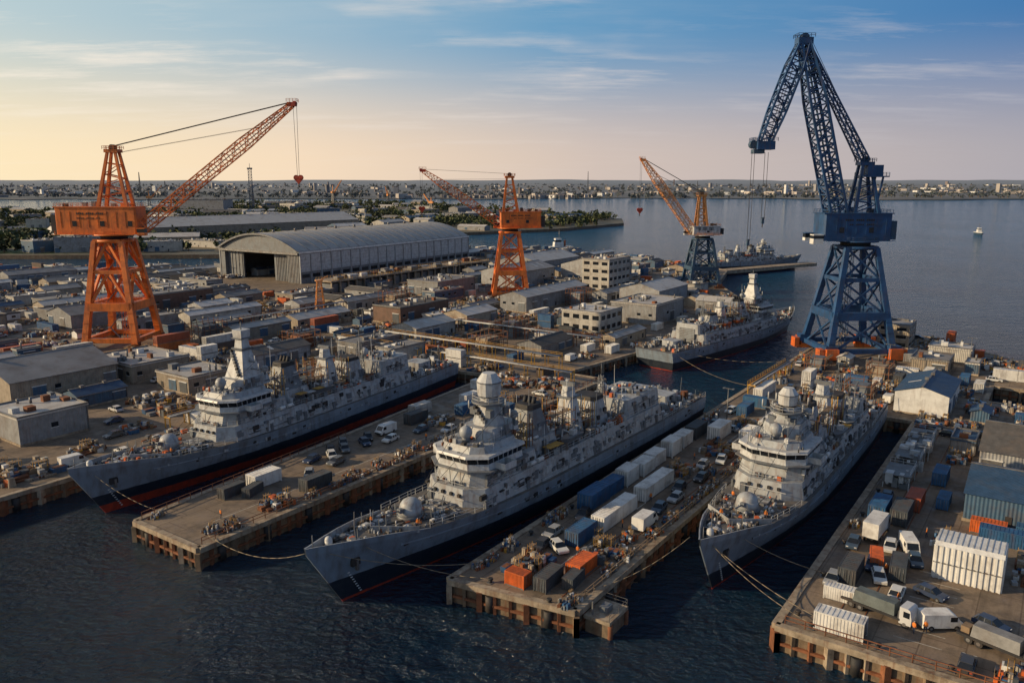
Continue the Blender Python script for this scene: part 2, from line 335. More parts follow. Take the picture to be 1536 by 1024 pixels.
# ------------------------------------------------------------------ warship
def cham(x0,x1,w,c,cb=0):
    h=w/2
    P=[(x0,-h+c),(x0+c*.8,-h)]
    P+=[(x1-cb,-h),(x1,-h+cb)] if cb else [(x1,-h)]
    P+=[(x1,h-cb),(x1-cb,h)] if cb else [(x1,h)]
    P+=[(x0+c*.8,h),(x0,h-c)]
    return P
def octo(x,y,r,n=8,o=pi/8): return [(x+r*cos(2*pi*i/n+o),y+r*sin(2*pi*i/n+o)) for i in range(n)]
def ship(name,loc,rot,L=120.,B=15.,seed=1,mast=0,sc=1,hull=None,scaf=1):
    r=random.Random(seed); m=MB(); H=hull
    ts=[0,.008,.02,.04,.07,.11,.16,.22,.3,.4,.5,.6,.7,.8,.9,1]; qs=[0,.14,.3,.45,.6,.8,1]
    def zd(t): return 6.8+2.7*max(0,1-t/.42)**1.6
    def hb(t,q):
        T=.62-.26*q; p=1.6+.7*q; e=1-(1-min(1,t/T))**p; s=1-.12*max(0,(t-.8)/.2); mid=.86+.14*min(1,q/.6)
        return max(.1,B/2*e*s*mid)
    def pt(t,q,sd): xb=7*(1-q); return (xb+(L-xb-(1-q)*2*t)*t,sd*hb(t,q),-1.5+(zd(t)+1.5)*q)
    k=m.mi(H)
    for sd in (-1,1):
        o=len(m.v)
        for t in ts:
            for q in qs: m.v.append(pt(t,q,sd))
        n=len(qs)
        for i in range(len(ts)-1):
            for j in range(n-1):
                a=o+i*n+j; m.f.append((a,a+n,a+n+1,a+1) if sd<0 else (a,a+1,a+n+1,a+n)); m.m.append(k); m.sm.append(True)
    m.poly([pt(1,q,-1) for q in qs]+[pt(1,q,1) for q in qs[::-1]],H)
    m.poly([pt(0,q,-1) for q in qs]+[pt(0,q,1) for q in qs[::-1]],H)
    for i in range(len(ts)-1):
        t0,t1=ts[i],ts[i+1]; m.poly([pt(t0,1,-1),pt(t1,1,-1),pt(t1,1,1),pt(t0,1,1)],'deck')
    for sd in (-1,1):   # bow bulwark
        for i in range(6):
            t0,t1=ts[i],ts[i+1]; A=V(pt(t0,1,sd)); Bq=V(pt(t1,1,sd)); u0=V((0,0,1.1-1.0*(t0/.16)**3)); u1=V((0,0,1.1-1.0*(t1/.16)**3)); iy=V((0,-.18*sd,0)); ou=V((-.15,.12*sd,0))
            m.poly([A,Bq,Bq+u1+ou,A+u0+ou],H); m.poly([A+iy,Bq+iy,Bq+u1+iy+ou,A+u0+iy+ou],'sup'); m.poly([A+u0+ou,Bq+u1+ou,Bq+u1+iy+ou,A+u0+iy+ou],'sup')
        rr=[(lambda p:(p[0],p[1]-.25*sd,p[2]))(pt(t,1,sd)) for t in (.16,.22,.27)]; m.rail(rr,'supw')
        rr=[(lambda p:(p[0],p[1]-.25*sd,p[2]))(pt(t,1,sd)) for t in (.79,.85,.9,.95,1)]; m.rail(rr,'supw')
        for i in range(5,len(ts)-1):
            A=V(pt(ts[i],.82,sd)); Bq=V(pt(ts[i+1],.82,sd)); m.beam(A,Bq,.22,H)
        for i in range(34):
            t=.1+.86*r.random(); p=pt(t,.74+.1*r.random(),sd); m.box(p[0],p[1],p[2],.5+r.random()*.6,.16,.35+.4*r.random(),r.choice(['supd','dark','sup']))
        for i in range(9):
            q=.2+.045*i; p=pt(.03,q,sd); m.box(p[0],p[1]+.03*sd,p[2],.35,.12,.14,'white')
        p=pt(.045,.72,sd); m.box(p[0],p[1]+.15*sd,p[2]-.4,1.5,.5,1.2,'dark'); m.box(p[0]+.2,p[1]+.3*sd,p[2]-1.2,.4,.4,1.6,'steel')
    def gb(x0,x1,y0,y1,z,n,s=1.,hi=1.,ms=('sup','sup','supw','supd','steel','dark','sup','deck','conto','white','timber','rust','supd')):
        for _ in range(n):
            x,y=r.uniform(x0,x1),r.uniform(y0,y1); mt=r.choice(ms); q=r.random()
            zz=z
            if q<.6: m.box(x,y,zz,r.uniform(.3,1.5)*s,r.uniform(.3,1.3)*s,r.uniform(.25,1.3)*s*hi,mt,r.choice([0,0,0,.4]),r.uniform(.8,1),r.uniform(.8,1))
            elif q<.78: m.cyl((x,y,zz),(x,y,zz+r.uniform(.5,1.6)*s*hi),r.uniform(.12,.45)*s,mt)
            elif q<.9: m.cyl((x-.7*s,y,zz+.4),(x+.7*s,y,zz+.4),.32*s,r.choice(['white','supw','steel']))
            else: m.beam((x,y,zz),(x+r.uniform(-.3,.3),y,zz+r.uniform(1.5,3.5)*hi),.09,'supd')
    def wallg(x0,x1,w0,w1,z0,z1,n):
        for _ in range(n):
            z=r.uniform(z0+.2,z1-.9); f=(z-z0)/(z1-z0); w=w0+(w1-w0)*f; sd=r.choice((-1,1)); x=r.uniform(x0,x1); q=r.random()
            if q<.25: m.box(x,sd*w/2,z0+.15,.8,.35,1.9,'supd')
            elif q<.75: m.box(x,sd*w/2,z,r.uniform(.3,1.5),.5,r.uniform(.25,.9),r.choice(['sup','supd','supw','dark','steel']))
            elif q<.85:
                for k in range(6): m.box(x,sd*(w/2+.1),z0+.4+k*.32,.5,.08,.06,'supd')
            else: m.beam((x,sd*(w/2+.15),z),(x+r.uniform(2,6),sd*(w/2+.15),z),.12,r.choice(['supd','supw']))
    def blk(x0,x1,w0,w1,z0,z1,c0=1.5,sf=.6,sb=.3,cb=.01,mt='sup',wg=.0):
        m.fr(cham(x0,x1,w0,c0,cb+.6),cham(x0+sf,x1-sb,w1,c0*.9,cb+.55),z0,z1,mt)
        if wg: wallg(x0+2,x1-2,w0,w1,z0,z1,int((x1-x0)*wg))
    D=6.8
    zf=lambda x: zd(x/L)
    m.beam((12,0,zf(12)+.5),(17,5.3,zf(17)+.4),.12,'sup',1.); m.beam((12,0,zf(12)+.5),(17,-5.3,zf(17)+.4),.12,'sup',1.)
    for y in (-1.1,1.1):
        m.cyl((7.5,y,zf(8)-.1),(7.5,y,zf(8)+.7),.5,'steel'); m.beam((2.5,y*.5,zf(4)+.12),(7.4,y,zf(8)+.15),.2,'dark')
    m.cyl((1.2,0,zf(0)),(1.2,0,zf(0)+2.6),.06,'supd')
    m.cyl((4,0,zf(4)),(4,0,zf(4)+1.2),.55,'supw'); m.sph((4,0,zf(4)+1.2),.55,'supw',lo=0,k=4)
    for x in (5,10,14,20,24):
        for sd in (-1,1):
            y=sd*(hb(x/L,1)-.9); m.cyl((x,y,zf(x)-.1),(x,y,zf(x)+.65),.22,'dark'); m.cyl((x+.8,y,zf(x)-.1),(x+.8,y,zf(x)+.65),.22,'dark')
    gx=20.5; zg=zf(gx)-.05
    m.cyl((gx,0,zg),(gx,0,zg+.7),2.1,'supd',n=16); m.fr(octo(gx,0,2.0,10),octo(gx+.2,0,1.8,10),zg+.7,zg+1.9,'sup',True); m.sph((gx+.2,0,zg+1.9),1.76,'sup',n=14,k=5,zs=.75,lo=0)
    m.beam((gx-1.6,0,zg+1.7),(gx-2.6,0,zg+1.9),.7,'supd'); m.cyl((gx-2.4,0,zg+1.85),(gx-6.,0,zg+2.5),.13,'supd')
    for i in range(4):
        for j in range(3): m.box(25.6+i*.95,-1.3+j*1.3,zf(27)-.15,.85,1.15,.45,'sup' if (i+j)%2 else 'supd')
    m.box(26.9,0,zf(27)-.5,4.4,4.4,.5,'sup')
    for _ in range(13):
        x=r.uniform(6,26); gb(x,x+2,-hb(x/L,1)*.75,hb(x/L,1)*.75,zf(x)-.15,9,.75,.8)
    for x in range(7,27,2):
        w=hb(x/L,1)*.85; gb(x,x+1.5,-w,-w*.45,zf(x)-.2,4,.6); gb(x,x+1.5,w*.45,w,zf(x)-.2,4,.6)
    for _ in range(9):
        x=r.uniform(8,24); y=r.uniform(-3,3); m.beam((x,y,zf(x)+.03),(x+r.uniform(2,5),y+r.uniform(-2,2),zf(x+3)+.12),.13,r.choice(['dark','conto','yellow','rust']))
    # level 1 deckhouse flush with hull
    x0=29.; blk(x0,.8*L,B*.9,B*.8,D-.3,10.3,3.2,.7,.2,0,'sup',3)
    gb(x0-1.5,x0-.5,-3,3,zf(x0)-.3,8,.8)
    for y in (-2.6,-.9,.9,2.6): m.box(x0+.35,y,9.,.5,.5,.5,'dark')
    m.box(x0+.2,3.6,7.3,.6,.9,1.9,'supd'); m.beam((x0-.1,-4,8.9),(x0-.1,4,8.9),.12,'supw')
    for sd in (-1,1):
        m.rail([(x0+4,sd*B*.395,10.3),(.8*L-1,sd*B*.395,10.3)],'supw')
        m.rail([(x0+1.2,sd*B*.2,10.3),(x0+4,sd*B*.395,10.3)],'supw')
        for i in range(14):
            x=33+i*4.3
            if x<.78*L: m.box(x,sd*B*.425,7.9,1.6,.25,1.3,r.choice(['supd','supd','sup','dark','supw']))
    m.rail([(x0+1.2,-B*.2,10.3),(x0+1.2,B*.2,10.3)],'supw'); gb(x0+1.4,x0+2.2,-3,3,10.3,9,.6)
    # level 2 + bridge
    blk(31.2,48,11.6,10.8,10.3,13,2.6,.8,.4,0,'sup',3.)
    m.fr(cham(30.4,44,13.2,3.0,.4),cham(30.4,44,13.2,3.0,.4),12.9,13.15,'supd')
    br=cham(31,43,11.8,2.8,.3); bt=cham(31.1,43,11.5,2.8,.3); m.fr(br,bt,13.15,14.15,'supw')
    g0=cham(31.25,42.9,11.3,2.7,.3); g1=cham(30.85,42.9,11.6,2.8,.3); m.fr(g0,g1,14.15,15.25,'glass')
    n0=len(g0)
    for i in range(n0):
        j=(i+1)%n0; A=V((*g0[i],14.15)); Bq=V((*g0[j],14.15)); A1=V((*g1[i],15.25)); B1=V((*g1[j],15.25)); Ln=(Bq-A).length; kk=max(1,int(Ln/1.25))
        for q in range(kk+1): m.beam(A.lerp(Bq,q/kk),A1.lerp(B1,q/kk),.17,'sup')
    m.fr(cham(30.4,43.3,12.3,3.,.3),cham(30.6,43.3,12.1,3.,.3),15.25,15.65,'supw'); blk(32,43,9.5,8.8,15.65,16.7,2,.4,.3,0,'sup')
    for sd in (-1,1):
        m.box(36.5,sd*6.9,12.9,3.2,2.2,.2,'supd'); m.box(35,sd*6.9,13.1,.12,2.2,1.1,'supw'); m.box(38,sd*6.9,13.1,.12,2.2,1.1,'supw'); m.box(36.5,sd*7.95,13.1,3.1,.12,1.1,'supw'); m.beam((36.5,sd*7.5,12.8),(36.5,sd*5.6,10.6),.3,'sup')
        m.rail([(31.5,sd*2.7,16.7),(34,sd*4.1,16.7),(42,sd*4.1,16.7)],'supd',step=1.5)
        m.box(46,sd*4.6,10.3,2.6,1.4,1.1,'white'); m.cyl((44.6,sd*6.1,11.),(46.2,sd*6.1,11.),.4,'white'); m.cyl((47,sd*6.1,11.),(48.6,sd*6.1,11.),.4,'white')
    gb(32.5,43,-3.8,3.8,16.7,40,.65); gb(31.6,35,-5.2,5.2,15.65,18,.45); gb(43.5,48,-4.5,4.5,13,26,.8)
    m.cyl((34.4,0,16.7),(34.4,0,17.6),.7,'supd'); m.sph((34.4,0,18.4),1.15,'sup')
    blk(36,45.5,7.2,6.2,16.7,18.6,1.4,.7,.4,0,'sup'); wallg(37,44,7.2,6.2,16.7,18.6,14)
    mx=40.8
    if mast in (0,2):
        ht=23.2 if mast==0 else 21.2; rr=2.15 if mast==0 else 1.75
        m.fr(octo(mx,0,3.),octo(mx,0,1.55),18.6,ht,'sup'); m.cyl((mx,0,ht-.9),(mx,0,ht-.6),3.1,'supd',n=14)
        m.rail([(mx+3*cos(a*pi/5),3*sin(a*pi/5),ht-.6) for a in range(11)],'supw',step=2,w=.08)
        m.cyl((mx,0,ht),(mx,0,ht+.4),1.6,'dark',n=12); m.fr(octo(mx,0,rr*.95,12),octo(mx,0,rr*1.03,12),ht+.4,ht+1.3*rr,'supw'); m.fr(octo(mx,0,rr*1.03,12),octo(mx,0,rr*.55,12),ht+1.3*rr,ht+2.*rr,'supw')
        m.fr(octo(mx,0,rr*1.07,12),octo(mx,0,rr*1.07,12),ht+1.25*rr,ht+1.33*rr,'supd')
        for a in range(4): m.box(mx+2.6*cos(a*pi/2+.7),2.6*sin(a*pi/2+.7),ht-3,1.1,1.1,1.3,'supd')
        for a in range(6): m.box(mx-2.7+.1*a,-1.2+.5*a,19.2+.4*a,.7,.5,.6,r.choice(['supd','dark','steel']))
    else:
        m.fr(octo(mx,0,3.9,4,pi/4),octo(mx,0,1.75,4,pi/4),18.6,24.4,'supw'); m.fr(octo(mx,0,2.1,4,pi/4),octo(mx,0,2.3,4,pi/4),24.4,24.9,'supd'); m.fr(octo(mx,0,1.6,4,pi/4),octo(mx,0,1.3,4,pi/4),24.9,26.9,'supw')
        m.box(mx,0,26.9,2.9,2.9,.25,'supd'); m.fr(octo(mx,0,1.7,4,pi/4),octo(mx,0,1.9,4,pi/4),27.15,28.8,'supw'); m.cyl((mx,0,28.8),(mx,0,30.4),.12,'supd')
        for a in range(9): m.box(mx-2.8+.16*a,-1.5+.4*a,19.2+.6*a,.6,.5,.5,r.choice(['supd','dark','steel']))
    for zz,w in ((20.4,4.6),(22,3.6)):
        m.beam((mx,-w,zz),(mx,w,zz),.22,'supd')
        for y in (-w,-w*.6,w*.6,w): m.cyl((mx,y,zz),(mx,y,zz+1.4),.13,'supw')
    for sd in (-1,1):
        m.beam((mx+3,sd*3.2,16.8),(mx+3,sd*3.2,24.5),.1,'supd'); m.sph((44,sd*3,19.8),.8,'sup'); m.cyl((44,sd*3,18.6),(44,sd*3,19.2),.3,'supd')
        m.beam((mx,sd*4.5,20.4),(66,sd*1.5,19.5),.06,'dark'); m.beam((mx,sd*3.5,22),(22,sd*.5,10.2),.05,'dark')
    for _ in range(26):
        x=r.uniform(33,80); y=r.uniform(-5,5); z0=13 if abs(y)<4 else 10.5; m.cyl((x,y,z0),(x+r.uniform(-.4,.4),y,z0+r.uniform(4,10)),.08,r.choice(['supd','supw']),.04,n=5)
    # funnel and mid structures
    blk(48.5,57,8.6,7.6,10.3,13.6,1,.3,.3,0,'sup',3)
    m.fr(cham(49,56,6.4,1,1),cham(50.6,54.8,4,.8,.8),13.6,18.6,'supd' if seed%2 else 'sup'); m.fr(cham(50.5,54.9,4.1,.8,.8),cham(50.7,54.7,3.9,.8,.8),18.6,19.5,'dark')
    for y in (-1,0,1): m.cyl((52.7,y,19),(53.3,y,20.6),.42,'dark')
    wallg(50,55,6,4.6,14,18,16); gb(48.5,57,-3.6,3.6,13.6,18,.8)
    blk(58,63.5,7.5,6.8,10.3,12.9,.6,.2,.2,0,'supd',2); gb(58,63.5,-3,3,12.9,18)
    m.fr(octo(66.5,0,3.4,4,pi/4),octo(66.5,0,1.7,4,pi/4),10.3,17.6,'supw'); m.box(66.5,0,17.6,3.6,3.6,.3,'supd'); m.fr(octo(66.5,0,1.5,8),octo(66.5,0,1.2,8),17.9,19.9,'supw'); m.box(66.3,0,20,.5,3.4,.7,'supd')
    wallg(64.8,68,4.4,3.4,11,15,12)
    m.fr(cham(71,78,7,1,1),cham(72.3,77,5,.8,.8),10.3,15.6,'sup'); m.fr(cham(72.2,77.1,5.1,.8,.8),cham(72.4,76.9,4.9,.8,.8),15.6,16.4,'dark'); wallg(72,77,6.6,5.4,11,15,12)
    m.lat((79.5,0,10.3),(79.5,0,19.5),2.,.7,7,.14,.09,M['supd']); m.beam((79.5,-2,17.5),(79.5,2,17.5),.15,'supd'); m.cyl((79.5,0,19.5),(79.5,0,22),.07,'supd')
    blk(82,.8*L+.5,10.6,9.8,10.3,13.9,.6,.2,.1,0,'sup',3); m.sph((85,2.8,15.3),1.1,'supw'); m.cyl((85,2.8,13.9),(85,2.8,14.4),.5,'supd'); m.cyl((89,-2,13.9),(89,-2,15),.9,'supd'); m.beam((89,-2,15),(91.5,-2,15.6),.4,'supd'); gb(83,.79*L,-4.5,4.5,13.9,36,.8)
    m.box(.8*L+.55,0,7,.12,6.5,5.2,'supd')
    for i in range(8): m.box(.8*L+.63,0,7.3+i*.62,.08,6.3,.1,'sup')
    gb(49,81,-5.7,-4.,10.3,100,1.,1.2); gb(49,81,4.,5.7,10.3,100,1.,1.2); gb(57,81,-3.5,3.5,10.3,60,1.,1.5)
    for sd in (-1,1):
        for bx in ((59.5,) if seed%2 else (60.5,70)):
            y=sd*5.3; m.fr([(bx-3,y),(bx-2,y-.6),(bx+2.6,y-.6),(bx+2.6,y+.6),(bx-2,y+.6)],[(bx-3.7,y),(bx-2,y-1.1),(bx+3,y-1.1),(bx+3,y+1.1),(bx-2,y+1.1)],11.4,12.4,'conto' if sd>0 else 'supd'); m.box(bx+.6,y,12.4,1.3,1.1,.9,'supw')
            for q in (-2,2): m.beam((bx+q,sd*4.2,10.3),(bx+q,sd*4.6,13.8),.22,'supw'); m.beam((bx+q,sd*4.6,13.8),(bx+q,sd*6.,13.6),.2,'supw')
    if scaf:
        for (sx0,sx1,sy,z0,z1) in ((56.,63.,3.9,10.3,17.5),(68.6,71.,3.5,10.3,16),(45.6,48.4,4.,13,18)):
            for x in [sx0+(sx1-sx0)*i/3 for i in range(4)]:
                for y in (-sy,-sy/3,sy/3,sy): m.beam((x,y,z0),(x,y,z1+r.uniform(-.5,1.4)),.1,'rust' if r.random()<.6 else 'yellow')
            z=z0+2
            while z<z1:
                for y in (-sy,sy/3,sy): m.beam((sx0,y,z),(sx1,y,z),.09,'rust')
                for x in (sx0,sx1): m.beam((x,-sy,z),(x,sy,z),.09,'rust')
                m.box((sx0+sx1)/2,r.choice((-1,1))*sy*.7,z,(sx1-sx0),1.3,.08,'timber'); 
                if r.random()<.5: m.box((sx0+sx1)/2+r.uniform(-1,1),0,z,(sx1-sx0)*.5,2.2,.08,r.choice(['timber','tarp']))
                z+=2
        for i in range(7):
            x=r.uniform(45,80); sd=r.choice((-1,1)); m.box(x,sd*5.4,11.9+r.random(),2.5,1.8,.1,r.choice(['timber','yellow','supw','steel']))
        m.beam((84,B*.42,10.6),(88,B*.42,10.6),.1,'yellow')
    # flight deck
    zz=D; xs=.8*L+1
    m.poly([(xs+2,-.25,zz+.02),(L-3,-.25,zz+.02),(L-3,.25,zz+.02),(xs+2,.25,zz+.02)],'paintline')
    for i in range(16):
        a0,a1=2*pi*i/16,2*pi*(i+.8)/16; cx=(xs+L)/2
        m.poly([(cx+3.6*cos(a0),3.6*sin(a0),zz+.024),(cx+3.6*cos(a1),3.6*sin(a1),zz+.024),(cx+4*cos(a1),4*sin(a1),zz+.024),(cx+4*cos(a0),4*sin(a0),zz+.024)],'paintline')
    gb(xs+1,L-2,-B*.4,B*.4,zz,80,1.2,1.2); gb(xs+1,L-2,-B*.42,-B*.34,zz,25,1.); gb(xs+1,L-2,B*.34,B*.42,zz,25,1.)
    blk(L-15,L-9,6,5.6,zz,zz+2.4,.4,.1,.1,0,'sup',2)
    m.beam((L-1,0,zz),(L-.5,0,zz+4),.08,'supd')
    return m.make(name,(loc[0],loc[1],0),rot,sc)
ship('warship',W(64,-140),YAW+radians(6.2),L=117,seed=3,mast=1,hull=H1)
ship('warship',W(67,-81.5),YAW+radians(-1.6),L=121,seed=5,mast=0,hull=H2)
ship('warship',W(101.5,-38.5),YAW,L=108,B=14.5,seed=8,mast=2,sc=.97,hull=H3)
ship('warship',W(333,-91),YAW+radians(170.6),L=112,B=18,seed=12,mast=1,sc=.9,hull=H3)
ship('warship',(208,574),radians(200),L=100,B=15,seed=15,mast=2,sc=.82,hull=H3,scaf=0)
# ------------------------------------------------------------------ cranes
def crane(name,cx0,cy0,rz,body,legm,top,bog='rust',base=9.,topw=4.2,hp=36.,house=(26,9,8.5),hx=-6,af=26.,jib=None,hookl=22,thin=1.,bracing=1,legw=1.7,t0x=None):
    m=MB(); bx=base; lv=[0,.36,.7,1.]
    def leg(t,i,j): w=bx+(topw-bx)*min(1,t/.96); return V((i*w,j*w,1.8+(hp-1.8)*t))
    sg=((-1,-1),(1,-1),(1,1),(-1,1))
    for i,j in sg:
        m.beam(leg(0,i,j),leg(1,i,j),legw,legm,w2=legw*.72)
        p=leg(0,i,j); m.box(p.x,p.y,.1,5.2,1.5,1.1,bog); m.box(p.x,p.y,1.2,2.6,1.8,1.3,bog)
        for q in (-2,-1,0,1,2): m.cyl((p.x+q,p.y-.5,.4),(p.x+q,p.y+.5,.4),.42,'dark')
        for q in range(10): a_=leg(q/10,i,j); m.box(a_.x,a_.y,a_.z,legw*1.12*(1-.028*q),legw*1.12*(1-.028*q),.3,legm)
    for a,b in ((0,1),(1,2),(2,3),(3,0)):
        for k,t in enumerate(lv):
            if k==0: 
                m.beam(leg(.03,*sg[a]),leg(.03,*sg[b]),legw*.75,legm)
                continue
            m.beam(leg(t,*sg[a]),leg(t,*sg[b]),legw*(1.1 if k==1 else .6),legm,legw*(1.3 if k==1 else .6))
            if bracing:
                m.beam(leg(lv[k-1],*sg[a]),leg(t,*sg[b]),legw*.3,legm); m.beam(leg(lv[k-1],*sg[b]),leg(t,*sg[a]),legw*.3,legm)
            elif k>1:
                mid=(leg(t,*sg[a])+leg(t,*sg[b]))/2; m.beam(leg(lv[k-1],*sg[a]),mid,legw*.4,legm); m.beam(leg(lv[k-1],*sg[b]),mid,legw*.4,legm)
    m.lat((topw*.3,0,2),(topw*.3,0,hp),1.8,1.8,12,.14,.1,legm)
    for k in range(7):
        z0_,z1_=2+k*(hp-4)/7,2+(k+1)*(hp-4)/7; s_=1 if k%2 else -1; m.beam((-s_*2,-bx*.5,z0_),(s_*2,-bx*.5,z1_),.7,'steel',.15); m.box(s_*2.4,-bx*.5,z1_,1.2,1.4,.12,'steel')
    w36=bx+(topw-bx)*.36/.96
    m.rail([(-w36,-w36,1.8+(hp-1.8)*.36+1.2),(w36,-w36,1.8+(hp-1.8)*.36+1.2),(w36,w36,1.8+(hp-1.8)*.36+1.2),(-w36,w36,1.8+(hp-1.8)*.36+1.2),(-w36,-w36,1.8+(hp-1.8)*.36+1.2)],legm,w=.1)
    m.cyl((0,0,hp-.4),(0,0,hp+.5),topw*1.35,legm,n=20); m.cyl((0,0,hp+.5),(0,0,hp+1.8),topw*.95,'dark',n=20); m.cyl((0,0,hp+1.8),(0,0,hp+2.3),topw*1.45,body,n=20)
    z=hp+2.3
    m.rail([(topw*1.4*cos(a*pi/6),topw*1.4*sin(a*pi/6),z) for a in range(13)],top,w=.1)
    hl,hw,hh=house
    m.fr(cham(hx-hl/2,hx+hl/2,hw,.5,.5),cham(hx-hl/2,hx+hl/2,hw,.5,.5),z,z+hh,body); m.box(hx,0,z+hh,hl+.6,hw+.6,.3,body); m.rail([(hx-hl/2,-hw/2,z+hh+.3),(hx+hl/2,-hw/2,z+hh+.3),(hx+hl/2,hw/2,z+hh+.3),(hx-hl/2,hw/2,z+hh+.3),(hx-hl/2,-hw/2,z+hh+.3)],top,w=.09)
    for q in range(5): m.box(hx-hl*.4+q*hl*.18,(q%2-.5)*hw*.4,z+hh+.3,1.4,1.4,.9+q%3*.4,R.choice(['steel','dark',body]))
    for sd in (-1,1):
        for i in range(int(hl/3.2)):
            m.box(hx-hl/2+2+i*3.2,sd*(hw/2+.03),z+hh*.25,.15,.12,hh*.6,legm)
            if i%3==1: m.box(hx-hl/2+3.5+i*3.2,sd*(hw/2+.03),z+hh*.3,1.5,.14,hh*.2,'glass')
        for row,(hz_,n_) in enumerate(((.74,15),(.58,12))):
            xq=hx-hl*.22
            for q in range(n_):
                if q%5!=4: m.box(xq,sd*(hw/2+.09),z+hh*hz_,.42,.1,.62 if row==0 else .42,'dark')
                xq+=.68
        m.box(hx-1,sd*(hw/2+.6),z-.1,hl,1.1,.12,top); m.rail([(hx-hl/2,sd*(hw/2+1.1),z),(hx+hl/2,sd*(hw/2+1.1),z)],top,w=.09)
    m.box(hx-hl/2-1,0,z+.3,2,hw*.8,hh*.7,'dark' if body is not M['blue'] else 'blue2')
    cx=hx+hl/2+1.6; cy=-hw/2+.4
    m.box(cx,cy,z-.4,2.6,2.2,1.,'white' if body is M['blue'] else body); m.box(cx,cy,z+.6,2.55,2.15,1.3,'glass'); m.box(cx,cy,z+1.9,2.8,2.4,.25,body)
    zt=z+af; aw=hw*.34; t0=V((hx*.35 if t0x is None else t0x,0,zt))
    fx0,fx1=(hx-hl*.22,hx+hl*.28) if t0x is None else (t0x-hl*.2,t0x+hl*.17)
    for sd in (-1,1):
        m.beam((fx0,sd*aw,z+hh),(t0.x-1.3,sd*1.3,zt),1.1,top,w2=.8); m.beam((fx1,sd*aw,z+hh*.6),(t0.x+1.3,sd*1.3,zt),1.1,top,w2=.8)
        for k in range(1,5):
            f=k/5; A=V((fx0,sd*aw,z+hh)).lerp(V((t0.x-1.3,sd*1.3,zt)),f); Bq=V((fx1,sd*aw,z+hh*.6)).lerp(V((t0.x+1.3,sd*1.3,zt)),f); m.beam(A,Bq,.35,top)
            if sd>0: m.beam(A,V((A.x,-A.y,A.z)),.35,top); m.beam(Bq,V((Bq.x,-Bq.y,Bq.z)),.35,top)
            if k>1: m.beam(Ap,Bq,.25,top)
            Ap=A
    m.box(t0.x,0,zt-.3,4.6,3.8,1.1,top); m.rail([(t0.x-2.6,-2.2,zt+.8),(t0.x+2.6,-2.2,zt+.8),(t0.x+2.6,2.2,zt+.8),(t0.x-2.6,2.2,zt+.8),(t0.x-2.6,-2.2,zt+.8)],top,step=1.2,w=.12)
    for sd in (-1,0,1): m.cyl((t0.x,sd*.8-.2,zt+1.4),(t0.x,sd*.8+.2,zt+1.4),1.,'dark',n=12)
    if jib:
        jx,jz=jib; px=hx+hl/2-.8; pz=z+1.5; tip=V((jx,0,jz)); pv=V((px,0,pz))
        m.box(px-.3,0,z-.2,2.2,4.4,2.2,body)
        m.lat(pv,tip,3.6*thin,1.5*thin,24,.34,.19,top,wm=3.4*thin,hf=.85); m.beam(pv,pv.lerp(tip,.97),.9,'steel',.1)
        m.box(tip.x,0,tip.z-.6,2.8,2.,1.3,'red' if body is M['orange'] else top); m.cyl((tip.x+.9,-.4,tip.z+.3),(tip.x+.9,.4,tip.z+.3),.8,'red',n=12); m.rail([(tip.x-1.5,-1.4,tip.z+.7),(tip.x+1.8,-1.4,tip.z+.7),(tip.x+1.8,1.4,tip.z+.7)],top,step=1.1,w=.12)
        for y in (-.9,-.3,.5,.9): m.beam((t0.x,y,zt+1.8),(tip.x-.3,y,tip.z+.7),.11,'cable')
        for y in (-.7,.7): m.beam((t0.x,y,zt-.6),pv.lerp(tip,.8)+V((0,y,1)),.09,'cable')
        hz=tip.z-hookl
        for y in (-.5,.5): m.beam((tip.x+.9+y,y*.6,tip.z),(tip.x+.9+y*.5,y*.4,hz+1),.1,'cable')
        hxp=tip.x+.9
        m.cyl((hxp-.75,-.35,hz+.2),(hxp-.75,.35,hz+.2),.9,'red',n=12); m.cyl((hxp+.75,-.35,hz+.2),(hxp+.75,.35,hz+.2),.9,'red',n=12)
        m.ext([(hxp-1.6,hz-.1),(hxp+1.6,hz-.1),(hxp,hz-2.)],-.35,.35,'red'); m.cyl((hxp,0,hz-1.8),(hxp,0,hz-2.6),.2,'dark'); m.cyl((hxp-.3,0,hz-3.),(hxp+.4,0,hz-2.7),.22,'dark')
    if name=='blue_shipyard_crane': return m,z,t0,zt
    return m.make(name,(cx0,cy0,DZ),rz)
crane('orange_shipyard_crane',-137.5,277,radians(-2),M['orange'],M['orange'],M['orange'],base=8.8,topw=4.6,hp=36.5,house=(28,8,9),hx=-3.8,af=27.5,jib=(64.5,81.5),hookl=24,bracing=0,legw=2.1,t0x=2.5,thin=1.2)
crane('orange_shipyard_crane',-1,395,radians(184),M['orange'],M['orange'],M['orange'],base=8.2,topw=4.2,hp=32,house=(20,7.5,7.5),hx=-5,af=24,jib=(42,61.5),hookl=18,bracing=1,legw=1.9,thin=1.35,t0x=.2)
crane('yellow_topped_shipyard_crane',103,433,radians(184),M['supw'],M['blue2'],M['orange2'],base=8.,topw=4.2,hp=26,house=(15,7.5,4.5),hx=-1,af=20.5,jib=(34,67.5),hookl=26,legw=1.6,thin=1.4,t0x=1.5)
